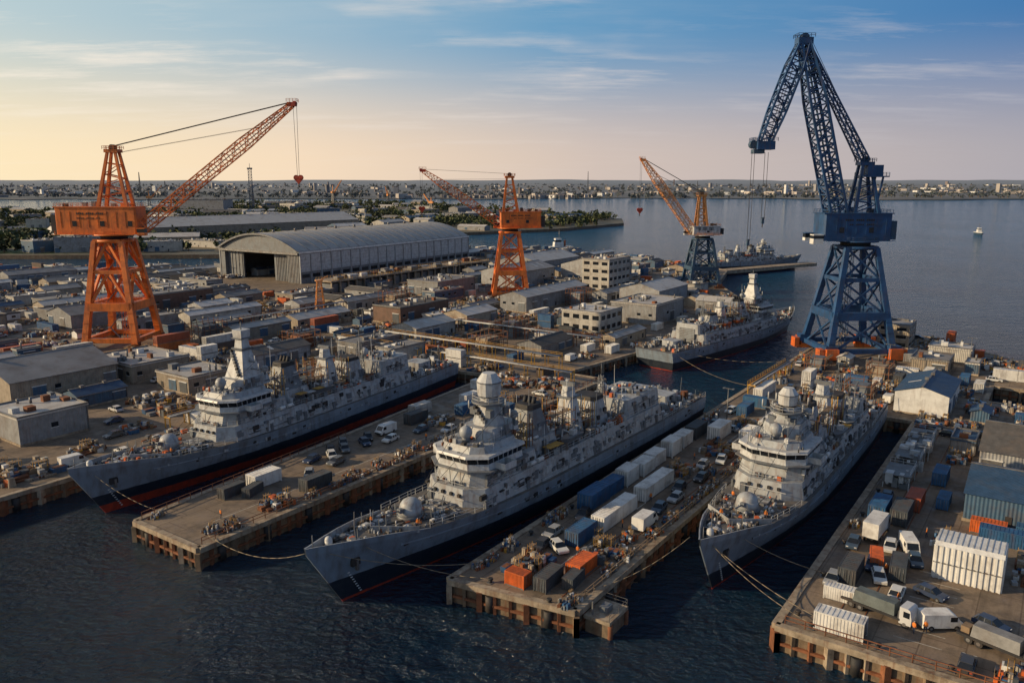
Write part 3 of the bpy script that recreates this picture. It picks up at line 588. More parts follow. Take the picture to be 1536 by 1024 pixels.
# big blue crane : double-link luffing
m,z,t0,zt=crane('blue_shipyard_crane',0,0,0,M['blue'],M['blue'],M['blue'],bog='orange',base=10.4,topw=4.9,hp=35.5,house=(22,9,8.5),hx=1.6,af=24,jib=None,legw=2.,t0x=-1.)
ap=V((21.5,0,99)); pv=V((5.8,0,z+3)); tp=V((32.,0,68.5))
m.lat(pv,ap,5.8,2.8,24,.72,.38,M['blue'],wm=5.6,hf=.9)
m.lat(V((t0.x+.5,0,zt+1)),V((ap.x-1.5,0,ap.z-2)),3.2,1.8,18,.42,.24,M['blue'],hf=.8)
m.lat(ap,tp,2.8,3.2,12,.6,.32,M['blue'],wm=4.4,hf=1.)
m.beam(pv,pv.lerp(ap,.96),1.1,'blue2',.15)
m.box(ap.x,0,ap.z-.8,4.6,3.6,1.8,'blue'); m.rail([(ap.x-2.6,-2.2,ap.z+1),(ap.x+2.6,-2.2,ap.z+1),(ap.x+2.6,2.2,ap.z+1),(ap.x-2.6,2.2,ap.z+1)],'blue',step=1.2,w=.14)
for y in (-.8,.8): m.cyl((ap.x,y-.2,ap.z+1.2),(ap.x,y+.2,ap.z+1.2),1.2,'blue2',n=12)
m.box(tp.x,0,tp.z-2.2,5.5,4.6,2.6,'blue'); m.box(tp.x+2,0,tp.z-3.4,3.4,3.2,1.3,'blue2'); m.rail([(tp.x-3.4,-2.7,tp.z+.4),(tp.x+4,-2.7,tp.z+.4),(tp.x+4,2.7,tp.z+.4),(tp.x-3.4,2.7,tp.z+.4)],'blue',step=1.2,w=.14)
m.cyl((tp.x+3.6,-1,tp.z-.6),(tp.x+3.6,1,tp.z-.6),1.3,'blue2',n=12)
for dx,y,h in ((3.8,0,31),(3.2,.8,31),(-.6,-.6,24),(-1.2,.7,24)): m.beam((tp.x+dx,y,tp.z-3),(tp.x+dx,y,tp.z-h),.12,'cable')
for dx,h in ((3.5,31),(-.9,24)): m.box(tp.x+dx,0,tp.z-h-1.4,.9,.9,2.,'blue2',tx=.6); m.cyl((tp.x+dx,0,tp.z-h-2.6),(tp.x+dx,0,tp.z-h-1.2),.16,'dark')
for y in (-1.2,1.2): m.beam((ap.x+1,y,ap.z+1.5),(tp.x-1.5,y,tp.z+1),.14,'cable'); m.beam((t0.x,y,zt+1.5),(ap.x-2,y,ap.z),.12,'cable')
m.box(t0.x-2.5,0,zt-4,8.5,6.5,.4,'blue'); m.box(t0.x-2.6,0,zt-3.6,5,4.4,3.4,'blue'); m.rail([(t0.x-6.7,-3.2,zt-3.6),(t0.x+1.6,-3.2,zt-3.6)],'blue',w=.14); m.rail([(t0.x-6.7,-3.2,zt-3.6),(t0.x-6.7,3.2,zt-3.6)],'blue',w=.14)
m.beam((t0.x-5,-2.6,zt-4),(t0.x-3,-2.6,z+8),.5,'blue'); m.beam((t0.x-5,2.6,zt-4),(t0.x-3,2.6,z+8),.5,'blue'); m.box(14.2,3.,z-1,3.2,3,3.,'white'); m.box(14.2,3.,z+.7,3.3,3.1,1.,'glass')
for i,j in ((-1,-1),(1,-1),(1,1),(-1,1)): m.box(i*10.4,j*10.4,2.6,3.8,3.2,2.2,'blue'); m.box(i*10.4,j*12.4,.6,4,1.6,3.4,'conto'); m.box(i*13.4,j*10.4,.6,1.6,3.4,3.2,'conto')
m.make('blue_shipyard_crane',(112,261,DZ),radians(182))
# ------------------------------------------------------------------ buildings
OCC=[]
def free(a0,a1,b0,b1,pad=.6):
    for o in OCC:
        if a0-pad<o[1] and a1+pad>o[0] and b0-pad<o[3] and b1+pad>o[2]: return False
    return True
def shedm(la,lb,h,wall,roof,rt='gable',seed=0,stor=1):
    r=random.Random(seed); m=MB(); X,Y=la/2,lb/2
    m.box(0,0,0,la,lb,h,wall); m.box(0,0,-.02,la+.3,lb+.3,.5,'conc')
    if rt=='gable':
        rh=min(la,lb)*.13+.3
        if la>=lb:
            for sd in (-1,1): m.poly([(-X-.3,sd*(Y+.4),h-.05),(X+.3,sd*(Y+.4),h-.05),(X+.3,0,h+rh),(-X-.3,0,h+rh)],roof); m.poly([(-X-.3,sd*(Y+.4),h-.25),(X+.3,sd*(Y+.4),h-.25),(X+.3,sd*(Y+.4),h-.05),(-X-.3,sd*(Y+.4),h-.05)],'steel')
            for q in (-X,X): m.poly([(q,-Y,h-.01),(q,Y,h-.01),(q,0,h+rh-.1)],wall)
            m.beam((-X-.3,0,h+rh),(X+.3,0,h+rh),.5,'steel',.2)
            for i in range(int(la/6)):
                if r.random()<.6: m.box(-X+3+i*6,r.choice((-.5,.5))*Y*.1,h+rh-.1,.9,.9,.7,'steel')
                sd=r.choice((-1,1))
                if r.random()<.4:
                    x=-X+3+i*6; m.poly([(x-.6,sd*Y*.75,h+rh*.25+.06),(x+.6,sd*Y*.75,h+rh*.25+.06),(x+.6,sd*Y*.25,h+rh*.75+.06),(x-.6,sd*Y*.25,h+rh*.75+.06)],'supw')
        else:
            for sd in (-1,1): m.poly([(sd*(X+.4),-Y-.3,h-.05),(sd*(X+.4),Y+.3,h-.05),(0,Y+.3,h+rh),(0,-Y-.3,h+rh)],roof)
            for q in (-Y,Y): m.poly([(-X,q,h-.01),(X,q,h-.01),(0,q,h+rh-.1)],wall)
            m.beam((0,-Y-.3,h+rh),(0,Y+.3,h+rh),.5,'steel',.2)
    else:
        m.box(0,0,h,la+.5,lb+.5,.35,roof); 
        for q in (-1,1): m.box(0,q*(Y+.1),h+.35,la+.4,.25,.35,'steel'); m.box(q*(X+.1),0,h+.35,.25,lb+.1,.34,'steel')
        for i in range(int(la*lb/28)+1):
            x,y=r.uniform(-X*.8,X*.8),r.uniform(-Y*.75,Y*.75); q=r.random()
            if q<.6: m.box(x,y,h+.35,r.uniform(.7,2.4),r.uniform(.7,2),r.uniform(.4,1.5),r.choice(['steel','supw','supd','white','rust']))
            else: m.cyl((x,y,h+.35),(x,y,h+1.3+r.random()),.3,'steel')
    sides=[('y',-1,la,Y),('y',1,la,Y),('x',-1,lb,X),('x',1,lb,X)]
    for ax,sd,ln,off in sides:
        n=max(1,int(ln/4.2)); 
        for i in range(n):
            c=-ln/2+(i+.5)*ln/n; q=r.random()
            def bb(w,z,hh,mt,t=.12):
                if ax=='y': m.box(c,sd*(off+.0),z,w,2*t,hh,mt)
                else: m.box(sd*(off+.0),c,z,2*t,w,hh,mt)
            if stor>1:
                for k in range(stor):
                    zz=h/stor*k+h/stor*.35; bb(ln/n*.62,zz,h/stor*.42,'glass',.08); bb(ln/n*.7,zz-.12,.12,'white',.14)
            elif q<.26 and h>3: bb(min(3.4,ln/n*.8),.1,min(h*.72,4.2),r.choice(['steel','contk','supd','wallb'])); bb(min(3.7,ln/n*.85),.1+min(h*.72,4.2),.2,'white',.2)
            elif q<.42:
                bb(1.5,h*.45,min(1.1,h*.28),'glass',.06); bb(1.7,h*.45-.1,.1,'white',.12)
            elif q<.52: bb(1.,.1,2.1,'dark')
        if wall!='white': 
            if ax=='y': m.beam((ln/2-.15,sd*(off+.15),0),(ln/2-.15,sd*(off+.15),h),.18,'steel')
    return m
def shed(name,a0,a1,b0,b1,h,wall,roof,rt='gable',seed=0,stor=1,z=DZ):
    OCC.append((a0,a1,b0,b1)); m=shedm(a1-a0,b1-b0,h,wall,roof,rt,seed,stor)
    x,y=W((a0+a1)/2,(b0+b1)/2); return m.make(name,(x,y,z),YAW)
shed('corrugated_shed',87,115,-243,-216,6.5,'walltan','roofg',seed=1)
shed('corrugated_shed',74,89,-197,-182,6,'wallg','roofl','flat',seed=2)
shed('blue_workshop',96,109,-208,-201,3.4,'wallb','navyroof',seed=3)
shed('corrugated_shed',118,136,-236,-214,5,'walltan','roofl','flat',seed=4)
shed('corrugated_shed',120,134,-205,-190,4.5,'walltan','roofl','flat',seed=41)
shed('brick_workshop',190,225,-345,-330,7,'wallr','roofg','flat',seed=5)
shed('corrugated_shed',150,185,-330,-312,6,'wallg','roofg',seed=6)
shed('pale_warehouse',285,338,-206,-192,7,'wallg','roofl',seed=7)
shed('concrete_office_block',368,392,-212,-196,16,'offw','roofg','flat',seed=8,stor=4)
shed('white_warehouse',209,231,-200,-188,5,'offw','roofl',seed=9)
shed('brown_workshop',232,262,-232,-217,6.5,'wallr','roofd','flat',seed=10)
shed('pale_warehouse',242,262,-203,-191,5,'walltan','roofl',seed=13)
shed('white_office_building',259,276,-158,-141,8,'offw','roofl','flat',seed=14,stor=2)
shed('corrugated_shed',288,315,-152,-132,8,'wallg','roofl','flat',seed=15)
shed('corrugated_shed',330,362,-170,-150,8,'wallg','roofl',seed=16)
shed('corrugated_shed',345,385,-262,-240,9,'wallg','roofg',seed=17)
shed('corrugated_shed',392,430,-240,-214,10,'wallg','roofg',seed=18)
shed('corrugated_shed',300,330,-275,-255,7,'wallg','roofg','flat',seed=19)
shed('corrugated_shed',400,450,-290,-262,9,'wallg','roofl',seed=20)
# right quay
shed('blue_roofed_workshop',148,166,-10,16,5,'wallb','navyroof',seed=21)
shed('dark_roofed_warehouse',171,193,-10,20,6,'wallg','roofd',seed=22)
shed('white_and_blue_warehouse',212,234,-32,-20,5.5,'white','navyroof',seed=23)
shed('timber_clad_building',296,308,-52,-42,8,'walltan','roofg','flat',seed=24,stor=3)
shed('corrugated_shed',262,274,-36,-26,4,'walltan','roofg','flat',seed=25)
shed('corrugated_shed',282,291,-34,-22,4.5,'offw','roofl','flat',seed=26)
OCC.append((284,297,-80,-60)); 
# hangar with arched roof
def hangar():
    m=MB(); L,Wd,E,P=161.,68.,18.,27.; n=24
    def zc(t): return E+(P-E)*(1-(2*t-1)**2)
    for i in range(n):
        t0,t1=i/n,(i+1)/n
        m.poly([(-1.5,Wd*t0,zc(t0)),(L,Wd*t0,zc(t0)),(L,Wd*t1,zc(t1)),(-1.5,Wd*t1,zc(t1))],'roofl',True)
        m.poly([(0,Wd*t0,16.5),(0,Wd*t1,16.5),(0,Wd*t1,zc(t1)-.1),(0,Wd*t0,zc(t0)-.1)],'supd')
        m.poly([(L-.2,Wd*t0,0),(L-.2,Wd*t1,0),(L-.2,Wd*t1,zc(t1)-.1),(L-.2,Wd*t0,zc(t0)-.1)],'wallg')
        m.beam((-1.5,Wd*t0,zc(t0)-.3),(-1.5,Wd*t1,zc(t1)-.3),.5,'wallg',1.)
        for k in range(1,20): m.beam((L*k/20,Wd*t0,zc(t0)+.06),(L*k/20,Wd*t1,zc(t1)+.06),.35,'roofg',.18)
    for y in (0,Wd):
        m.box(L/2,y,0,L,.6,E,'wallg'); m.box(L/2,y+(-.5 if y==0 else .5),E-1.3,L+1,.7,1.1,'white')
        for k in range(21):
            m.box(L*k/20,y+(-.5 if y==0 else .5),0,.5,.6,E-1.3,'sup')
            if k<20: 
                m.box(L*(k+.5)/20,y+(-.34 if y==0 else .34),6.4,L/20*.9,.12,9.8,'supw'); m.box(L*(k+.5)/20,y+(-.34 if y==0 else .34),3,L/20*.7,.1,2.,'glass' if k%3 else 'dark')
                for q in range(5): m.box(L*(k+.5)/20,y+(-.42 if y==0 else .42),7.+q*2,L/20*.9,.1,.16,'sup')
    m.box(1,5,0,2,10,16.5,'wallg'); m.box(2.6,Wd-9,0,1,18,16.4,'supd'); m.box(1.2,Wd-2,0,2.4,4,16.5,'supd'); m.box(3.4,18,0,.8,12,16.4,'supd'); m.box(-.6,Wd/2,16.,1.6,Wd,1.2,'steel')
    for k in range(6): m.box(2.,Wd-2-3*k,0,.4,.3,16,'steel')
    for k in range(8): m.box(.0-.05,1+k*1.2,0,.3,.2,16,'steel'); m.box(2.9,13+k*1.3,0,.3,.2,16,'steel')
    for k in range(6): m.box(40+k*14,20+(k%3)*12,0,8,7,5+k%3*2,['supd','yellow','rust'][k%3])
    m.box(L/2,Wd/2,.02,L-2,Wd-2,.03,'ground')
    for k in range(9): m.cyl((12+k*17,Wd/2,P-.1),(12+k*17,Wd/2,P+1.5),.8,'steel')
    m.make('arched_roof_hangar',(-119,446,DZ),math.atan2(.842,.54))
hangar()
OCC.append((270,470,-400,-322))
# colonnaded walkway building beside the hangar
m=MB()
for k in range(24):
    x=k*5.8; m.box(x,0,0,.8,.8,5.6,'conc'); m.box(x,-11,0,.8,.8,5.6,'conc')
    if k<23: m.box(x+2.9,-5.5,0,5.,9.,4.6,['supd','wallg','dark','walltan'][k%4])
m.box(67,-5.5,5.6,136,12.6,.8,'conc'); m.rail([(0,-.2+1,6.4),(134,.8,6.4)],'yellow',w=.12); m.rail([(0,-11.5,6.4),(134,-11.5,6.4)],'yellow',w=.12)
for k in range(40): m.box(R.uniform(2,132),R.uniform(-10,-1),6.4,R.uniform(1,6),R.uniform(1,3),R.uniform(.6,2.4),R.choice(['steel','supw','timber','rust','wallg','white']))
x,y=W(280,-320); m.make('colonnaded_storage_building',(x,y,DZ),YAW); OCC.append((280,416,-322,-306))
# crane footprints
for (x,y,rr) in ((-138,277,10),(-1,395,10),(103,433,9),(112,261,13)):
    a,b=AB(x,y); OCC.append((a-rr,a+rr,b-rr,b+rr))
m=MB(); m.lat((0,0,0),(0,0,14),4.2,1.6,8,.35,.2,M['orange2']); m.box(0,0,14,3,3,.4,'orange2'); m.box(0,0,-.1,5.5,5.5,.8,'conc'); m.beam((0,0,14),(4,0,16),.4,'orange2'); m.make('orange_lattice_tower',(-84,345,DZ),.4)
# scaffolded blocks in the yard
def frame(a,b,la,lb,h,mt):
    m=MB(); nx=max(2,int(la/2.4)); ny=max(2,int(lb/2.4)); nz=int(h/2)
    for i in range(nx+1):
        for j in range(ny+1):
            if i in (0,nx) or j in (0,ny): m.beam((-la/2+i*la/nx,-lb/2+j*lb/ny,0),(-la/2+i*la/nx,-lb/2+j*lb/ny,h),.14,mt)
    for k in range(1,nz+1):
        for s in (-1,1): m.beam((-la/2,s*lb/2,k*2),(la/2,s*lb/2,k*2),.12,mt); m.beam((s*la/2,-lb/2,k*2),(s*la/2,lb/2,k*2),.12,mt); m.box(0,s*lb/2,k*2-.1,la,1.,.08,'timber')
    m.box(0,0,0,la*.7,lb*.6,h*.75,R.choice(['supd','sup','rust','conc']),tx=.8)
    x,y=W(a,b); OCC.append((a-la/2-.5,a+la/2+.5,b-lb/2-.5,b+lb/2+.5)); m.make('scaffolded_hull_block',(x,y,DZ),YAW)
for a,b,la,lb,h,mt in ((214,-160,12,8,6,'rust'),(240,-168,9,9,7,'rust'),(265,-250,14,9,8,'rust'),(180,-215,10,8,6,'rust'),(170,-255,12,8,7,'rust'),(318,-185,10,8,8,'rust'),(160,-178,9,6,5,'rust'),(250,-60,8,6,5,'rust'),(222,-42,8,7,5,'rust'),(248,-42,7,6,5,'rust')): frame(a,b,la,lb,h,mt)
# ------------------------------------------------------------------ props meshes
def container(mat,L=6.06,H=2.6):
    m=MB(); w=2.44; m.box(0,0,.15,L-.1,w-.12,H-.2,mat)
    for i in (-1,1):
        for j in (-1,1): m.box(i*(L/2-.08),j*(w/2-.08),0,.17,.17,H,mat)
        m.box(0,i*(w/2-.06),H-.14,L-.36,.12,.14,mat); m.box(0,i*(w/2-.06),.0,L-.36,.12,.17,'steel'); m.box(i*(L/2-.06),0,H-.13,.12,w-.4,.13,mat)
        n=int(L/.42)
        for k in range(n): m.box(-L/2+.35+k*(L-.7)/(n-1),i*(w/2-.06),.18,.16,.1,H-.34,mat)
    for y in (-.85,-.35,.35,.85): m.cyl((-L/2-.0,y,.25),(-L/2-.0,y,H-.2),.035,'steel',n=5)
    m.box(-L/2+.03,0,.2,.05,.05,H-.4,'dark')
    for k in range(int(L/.6)): m.box(-L/2+.4+k*.6,0,H-.05,.2,w-.3,.05,mat)
    return m.mesh('shipping_container')
C={k:container(k) for k in ('cont','contw','contb','conto','contk')}; CL={k:container(k,12.2,2.7) for k in ('cont','contw')}
def carm(kind):
    m=MB()
    if kind=='car':
        m.ext([(-2.1,.32),(-2.15,.7),(-1.95,.82),(-1.05,.93),(1.75,.95),(2.1,.85),(2.12,.35)],-.88,.88,'car')
        m.hexa([(-1.15,-.8,.92),(1.85,-.8,.92),(1.85,.8,.92),(-1.15,.8,.92),(-.35,-.64,1.42),(1.35,-.64,1.42),(1.35,.64,1.42),(-.35,.64,1.42)],'glass'); m.box(.5,0,1.42,1.75,1.3,.06,'car')
        for x in (-.4,.55,1.4): 
            for s in (-1,1): m.beam((x*1.0,s*.8,.93),(x*.8+.1,s*.65,1.43),.08,'car')
        wx=(-1.35,1.3); wr=.33; wy=.8
        for s in (-1,1): m.box(-2.12,s*.6,.6,.08,.35,.14,'white'); m.box(2.1,s*.62,.65,.08,.3,.16,'red')
    elif kind=='van':
        m.ext([(-2.6,.4),(-2.65,.95),(-2.3,1.15),(-1.55,2.1),(-1.2,2.25),(2.6,2.25),(2.65,.4)],-.98,.98,'contw')
        m.poly([(-2.27,-.85,1.22),(-2.27,.85,1.22),(-1.62,.8,2.05),(-1.62,-.8,2.05)],'glass'); m.box(-1.25,0,1.3,.9,2.0,.65,'glass'); m.box(-2.62,0,.45,.1,1.8,.3,'dark')
        wx=(-1.7,1.6); wr=.37; wy=.9
    elif kind=='truck':
        m.ext([(-3.9,.5),(-3.95,1.4),(-3.7,2.6),(-3.4,2.75),(-2.2,2.75),(-2.2,.5)],-1.15,1.15,'car'); m.poly([(-3.97,-1,1.5),(-3.97,1,1.5),(-3.76,.95,2.45),(-3.76,-.95,2.45)],'glass'); m.box(-3.1,0,1.5,.9,2.34,.8,'glass')
        m.box(.9,0,.75,6.2,.9,.3,'dark'); m.box(.95,0,1.05,6.1,2.4,2.5,'contw'); 
        for i in range(9): m.box(-1.9+i*.7,0,1.1,.08,2.46,2.4,'supw')
        wx=(-3.1,1.6,2.8); wr=.5; wy=1.02
    elif kind=='flat':
        m.ext([(-4.4,.5),(-4.45,1.4),(-4.2,2.6),(-3.9,2.75),(-2.9,2.75),(-2.9,.5)],-1.15,1.15,'car'); m.box(-3.8,0,1.5,.8,2.34,.8,'glass')
        m.box(.9,0,.8,7.8,2.4,.3,'dark'); m.box(-2.8,0,1.1,.12,2.3,1.,'steel'); m.box(.5,0,1.1,5.5,2.1,1.5,'tarp',tx=.95,ty=.8); m.box(4,0,1.1,1.,1.4,.8,'timber')
        wx=(-3.6,2.2,3.4); wr=.5; wy=1.02
    elif kind=='forklift':
        m.box(.2,0,.3,2,1.2,.8,'yellow',tx=.9); m.box(.9,0,1.,.7,1.1,.5,'yellow')
        for i in (-.5,.8):
            for s in (-1,1): m.beam((i,s*.5,1.),(i*.8,s*.5,2.1),.08,'dark')
        m.box(.1,0,2.1,1.4,1.15,.08,'dark'); m.beam((-1.,-.35,.2),(-1.,-.35,2.4),.12,'steel'); m.beam((-1.,.35,.2),(-1.,.35,2.4),.12,'steel'); m.box(-1.7,.3,.2,1.3,.14,.08,'steel'); m.box(-1.7,-.3,.2,1.3,.14,.08,'steel'); m.box(-.95,0,.5,.1,.9,.4,'steel')
        wx=(-.6,.9); wr=.32; wy=.55
    for x in wx:
        for s in (-1,1): m.cyl((x,s*(wy-.1),wr),(x,s*(wy+.12),wr),wr,'dark',n=12); m.cyl((x,s*(wy+.12),wr),(x,s*(wy+.14),wr),wr*.5,'steel',n=8)
    return m.mesh(kind)
CAR=carm('car');VAN=carm('van');TRK=carm('truck');FLT=carm('flat');FRK=carm('forklift')
def storage(seed):
    r=random.Random(seed); m=MB()
    for _ in range(60):
        x,y=r.uniform(-5.5,5.5),r.uniform(-4,4); q=r.random(); an=r.choice([0,0,0,pi/2,.3])
        if q<.24:
            k=r.randint(1,3)
            for i in range(k):
                m.box(x,y,.38*i*2,1.2,1.,.12,'timber',an); m.box(x,y,.38*i*2+.12,1.1,.9,.6,r.choice(['tarp','supw','white','steel','supd','walltan','contk','wallg','timber']),an)
        elif q<.42:
            L=r.uniform(2,5.5); rr=r.uniform(.08,.28); n=r.randint(2,5); mt=r.choice(['steel','rust','supd','steel','rust'])
            for i in range(n):
                for j in range(min(2,n-i)): 
                    yy=y+i*rr*2.05+j*rr; m.cyl((x-L/2,yy,rr+j*rr*1.75),(x+L/2,yy,rr+j*rr*1.75),rr,mt,n=6)
        elif q<.58: m.box(x,y,0,r.uniform(1,3),r.uniform(.8,2),r.uniform(.15,.5),r.choice(['rust','steel','steel','conc']),an)
        elif q<.74: m.box(x,y,0,r.uniform(1,2.6),r.uniform(1,2),r.uniform(.8,2),r.choice(['tarp','supd','contb','supd','white','walltan','contk','supw','conto','contb']),an,r.uniform(.7,1),r.uniform(.7,1))
        elif q<.8:
            rr=r.uniform(.5,1.); 
            for s in (-1,1): m.cyl((x,y+s*.5,rr),(x,y+s*.58,rr),rr,'timber',n=12)
            m.cyl((x,y-.5,rr),(x,y+.5,rr),rr*.55,'dark',n=8)
        elif q<.9: m.cyl((x,y,0),(x,y,r.uniform(.8,1.8)),r.uniform(.25,.6),r.choice(['contb','rust','supw','supd']),n=8)
        elif q<.94:
            for i in range(3):
                for j in (0,1.2): m.beam((x+i*1.1,y+j,0),(x+i*1.1,y+j,2.8),.07,'yellow'); 
            for z in (1.2,2.4): m.box(x+1.1,y+.6,z,2.3,1.2,.08,'timber')
        else: m.box(x,y,0,2.6,1.5,1.1,r.choice(['yellow','contb','rust']),an,1.15,1.15); m.box(x,y,1.0,2.4,1.3,.15,'rust',an)
    return m.mesh('stored_materials')
STO=[storage(i) for i in range(18)]
def mini(seed):
    r=random.Random(seed+50); la,lb,h=r.uniform(5,10),r.uniform(3,4.5),r.uniform(2.5,3.4)
    return shedm(la,lb,h,r.choice(['wallg','offw','walltan','wallb','white','wallg']),r.choice(['roofl','roofg','roofd','navyroof','roofl','roofl']),r.choice(['flat','gable','flat']),seed).mesh('site_cabin'),la,lb
MINI=[mini(i) for i in range(16)]
def lampm():
    m=MB(); m.cyl((0,0,0),(0,0,9),.13,'steel',.08,n=6); m.box(0,0,0,.6,.6,.5,'conc'); m.beam((0,-1.1,9),(0,1.1,9),.12,'steel')
    for y in (-1.1,1.1): m.box(.2,y,8.9,.8,.4,.18,'supd')
    return m.mesh('yard_lamp')
LAMP=lampm()
def boll():
    m=MB(); m.cyl((0,0,0),(0,0,.5),.25,'dark',n=10); m.cyl((0,0,.5),(0,0,.72),.42,'dark',.36,n=10); m.box(0,0,0,.9,.9,.06,'steel'); return m.mesh('mooring_bollard')
BOL=boll()
# people
def person(pose):
    me=bpy.data.meshes.new('worker_base')
    st=.16 if pose else .1
    v=[(0,0,.95),(0,0,1.2),(0,0,1.42),(0,0,1.5),(0.01,0,1.6),(0.01,0,1.7),(0,.17,1.4),(0.03,.23,1.15),(.14,.24,.93),(.17,.23,.85),(0,-.17,1.4),(-.05,-.23,1.15),(.02,-.25,.93),(.04,-.24,.85),(st,.1,.5),(st*.7,.11,.08),(st*.7+.13,.11,.04),(-st*.5,-.1,.5),(-st*1.6,-.11,.08),(-st*1.6+.13,-.11,.04),(0,.1,.88),(0,-.1,.88)]
    e=[(0,1),(1,2),(2,3),(3,4),(4,5),(2,6),(6,7),(7,8),(8,9),(2,10),(10,11),(11,12),(12,13),(0,20),(20,14),(14,15),(15,16),(0,21),(21,17),(17,18),(18,19)]
    rad=[.15,.14,.15,.06,.1,.1,.075,.055,.04,.045,.075,.055,.04,.045,.075,.05,.04,.075,.05,.04,.1,.1]
    me.from_pydata(v,e,[]); o=bpy.data.objects.new('tmp',me); SC.collection.objects.link(o)
    md=o.modifiers.new('s','SKIN'); 
    for i,q in enumerate(rad): me.skin_vertices[0].data[i].radius=(q,q) if i not in(0,1,2) else (q*.75,q*1.1)
    me.skin_vertices[0].data[0].use_root=True
    s=o.modifiers.new('b','SUBSURF'); s.levels=1; s.render_levels=1
    dg=bpy.context.evaluated_depsgraph_get(); ev=bpy.data.meshes.new_from_object(o.evaluated_get(dg)); bpy.data.objects.remove(o)
    ev.materials.clear()
    for k in ('hiv','cloth','skin','white'): ev.materials.append(M[k])
    for p in ev.polygons:
        c=p.center; p.use_smooth=True
        p.material_index=3 if c.z>1.68 else 2 if c.z>1.5 or (c.z<.92 and abs(c.y)>.19) else 0 if c.z>.95 else 1
    return ev
try: PER=[person(0),person(1)]
except Exception as ex: print('person',ex); PER=[]
# explicit props: pier middle
def P(me,name,a,b,r=0,pad=(3.2,1.4),z=DZ,sc=1):
    OCC.append((a-pad[0],a+pad[0],b-pad[1],b+pad[1])); return pab(me,name,a,b,r,z,sc)
SW=pi/2
P(C['conto'],'shipping_container',86.5,-59.5,SW*1.0,(1.4,3),sc=(.55,.85,.8)); P(C['contk'],'shipping_container',88.8,-55.8,.05,sc=.85); P(C['conto'],'shipping_container',95,-54,0,sc=(.85,1,.8)); P(C['contk'],'shipping_container',91,-53,.1,sc=.7)
P(C['contb'],'shipping_container',104,-59.3,0,sc=1.); P(C['contb'],'shipping_container',118,-64.8,0,sc=1.15); P(C['contb'],'shipping_container',124.5,-64.9,0,sc=1.)
for a,k in ((131,1.2),(137.5,1.05),(143.5,1.05),(151,1.3),(158,1.1)): P(C['contw'],'shipping_container',a,-64.6+R.uniform(-.5,.5),R.uniform(-.03,.03),sc=(.85,1.1,k))
P(VAN,'white_van',114.7,-53.2,pi,(3,1.2),sc=1.1); P(C['contk'],'shipping_container',165.5,-65,0,sc=1.1); P(C['contw'],'shipping_container',168,-60.5,0,sc=1.2)
P(C['contw'],'shipping_container',90.5,-121,0,sc=(1.,1.15,1.)); P(C['contk'],'shipping_container',83.5,-121.3,.05,sc=.8); P(C['contk'],'shipping_container',86,-118.5,.3,sc=.7); P(VAN,'white_van',126.5,-123.8,0,(3,1.2))
P(C['contk'],'shipping_container',137,-124,0); P(C['cont'],'shipping_container',143,-128,0); P(C['contb'],'shipping_container',150,-119,0); P(C['contw'],'shipping_container',158,-124,0)
for a,b,r in ((110,-124,.9),(112.5,-122.5,1.),(108,-121.5,1.),(115,-125.5,.9),(118,-122,1.1),(104,-123,.2),(106,-118,.1),(121,-124,.9),(123,-119,0.1),(132,-118,.1),(136,-113,.1),(98,-117,.8)): P(CAR,'parked_car',a,b,r,(2,1.5))
for a,b,r in ((98,-63,0.1),(103,-64,0.),(108,-62,.2),(99,-60.5,1.),(122,-54,0.1),(128,-53.5,0),(133,-55,.1),(140,-53.5,0),(112,-63.5,.2),(147,-56,.1),(152,-54,.2)): P(CAR,'parked_car',a,b,r,(2.2,1.1))
# right quay props
P(VAN,'white_van',108.5,-8.5,2.2,(2.5,2)); P(FLT,'flatbed_truck',107.5,-15.5,1.35,(2,4.5)); P(C['contw'],'shipping_container',108.5,-20.5,SW,(1.4,3),sc=.75); P(C['contk'],'shipping_container',116,-21,.0)
P(TRK,'box_truck',133,-20.8,pi*.98,(4.2,1.5)); P(C['contb'],'shipping_container',142,-22,0,sc=1.1); P(C['contk'],'shipping_container',142,-18.6,0,sc=1.1); P(C['conto'],'shipping_container',122.5,-18.8,.2,sc=.75); P(C['contk'],'shipping_container',121,-15.5,.1,sc=.9)
P(C['contb'],'shipping_container',141,-4.,SW,(1.4,3)); P(C['contb'],'shipping_container',138,2,SW,(1.4,3)); P(C['conto'],'shipping_container',144.5,-6,SW,(1.4,3),sc=.85); P(C['cont'],'shipping_container',144.5,.8,SW,(1.4,3)); P(C['contb'],'shipping_container',153,-13.5,0,sc=.8)
for a,b,r in ((116.5,-10.6,1.2),(121,-19,.1),(117.5,-17.5,.3),(113,-22.8,.0),(126,-14,.3),(129,-18,.1),(112,-3,1.2),(127,-23,.05)): P(CAR,'parked_car',a,b,r,(2,1.2))
P(FLT,'flatbed_truck',106.5,-1.5,1.3,(2,4.5)); P(VAN,'white_van',130,-15.5,.4,(2.8,1.6))
for b in (-12.6,-6.4,-.1): P(CL['contw'] if b<0 else C['contw'],'shipping_container',266,b+1,SW,(1.4,6) if b>-9 else (1.4,3),sc=(.5,1,1.2))
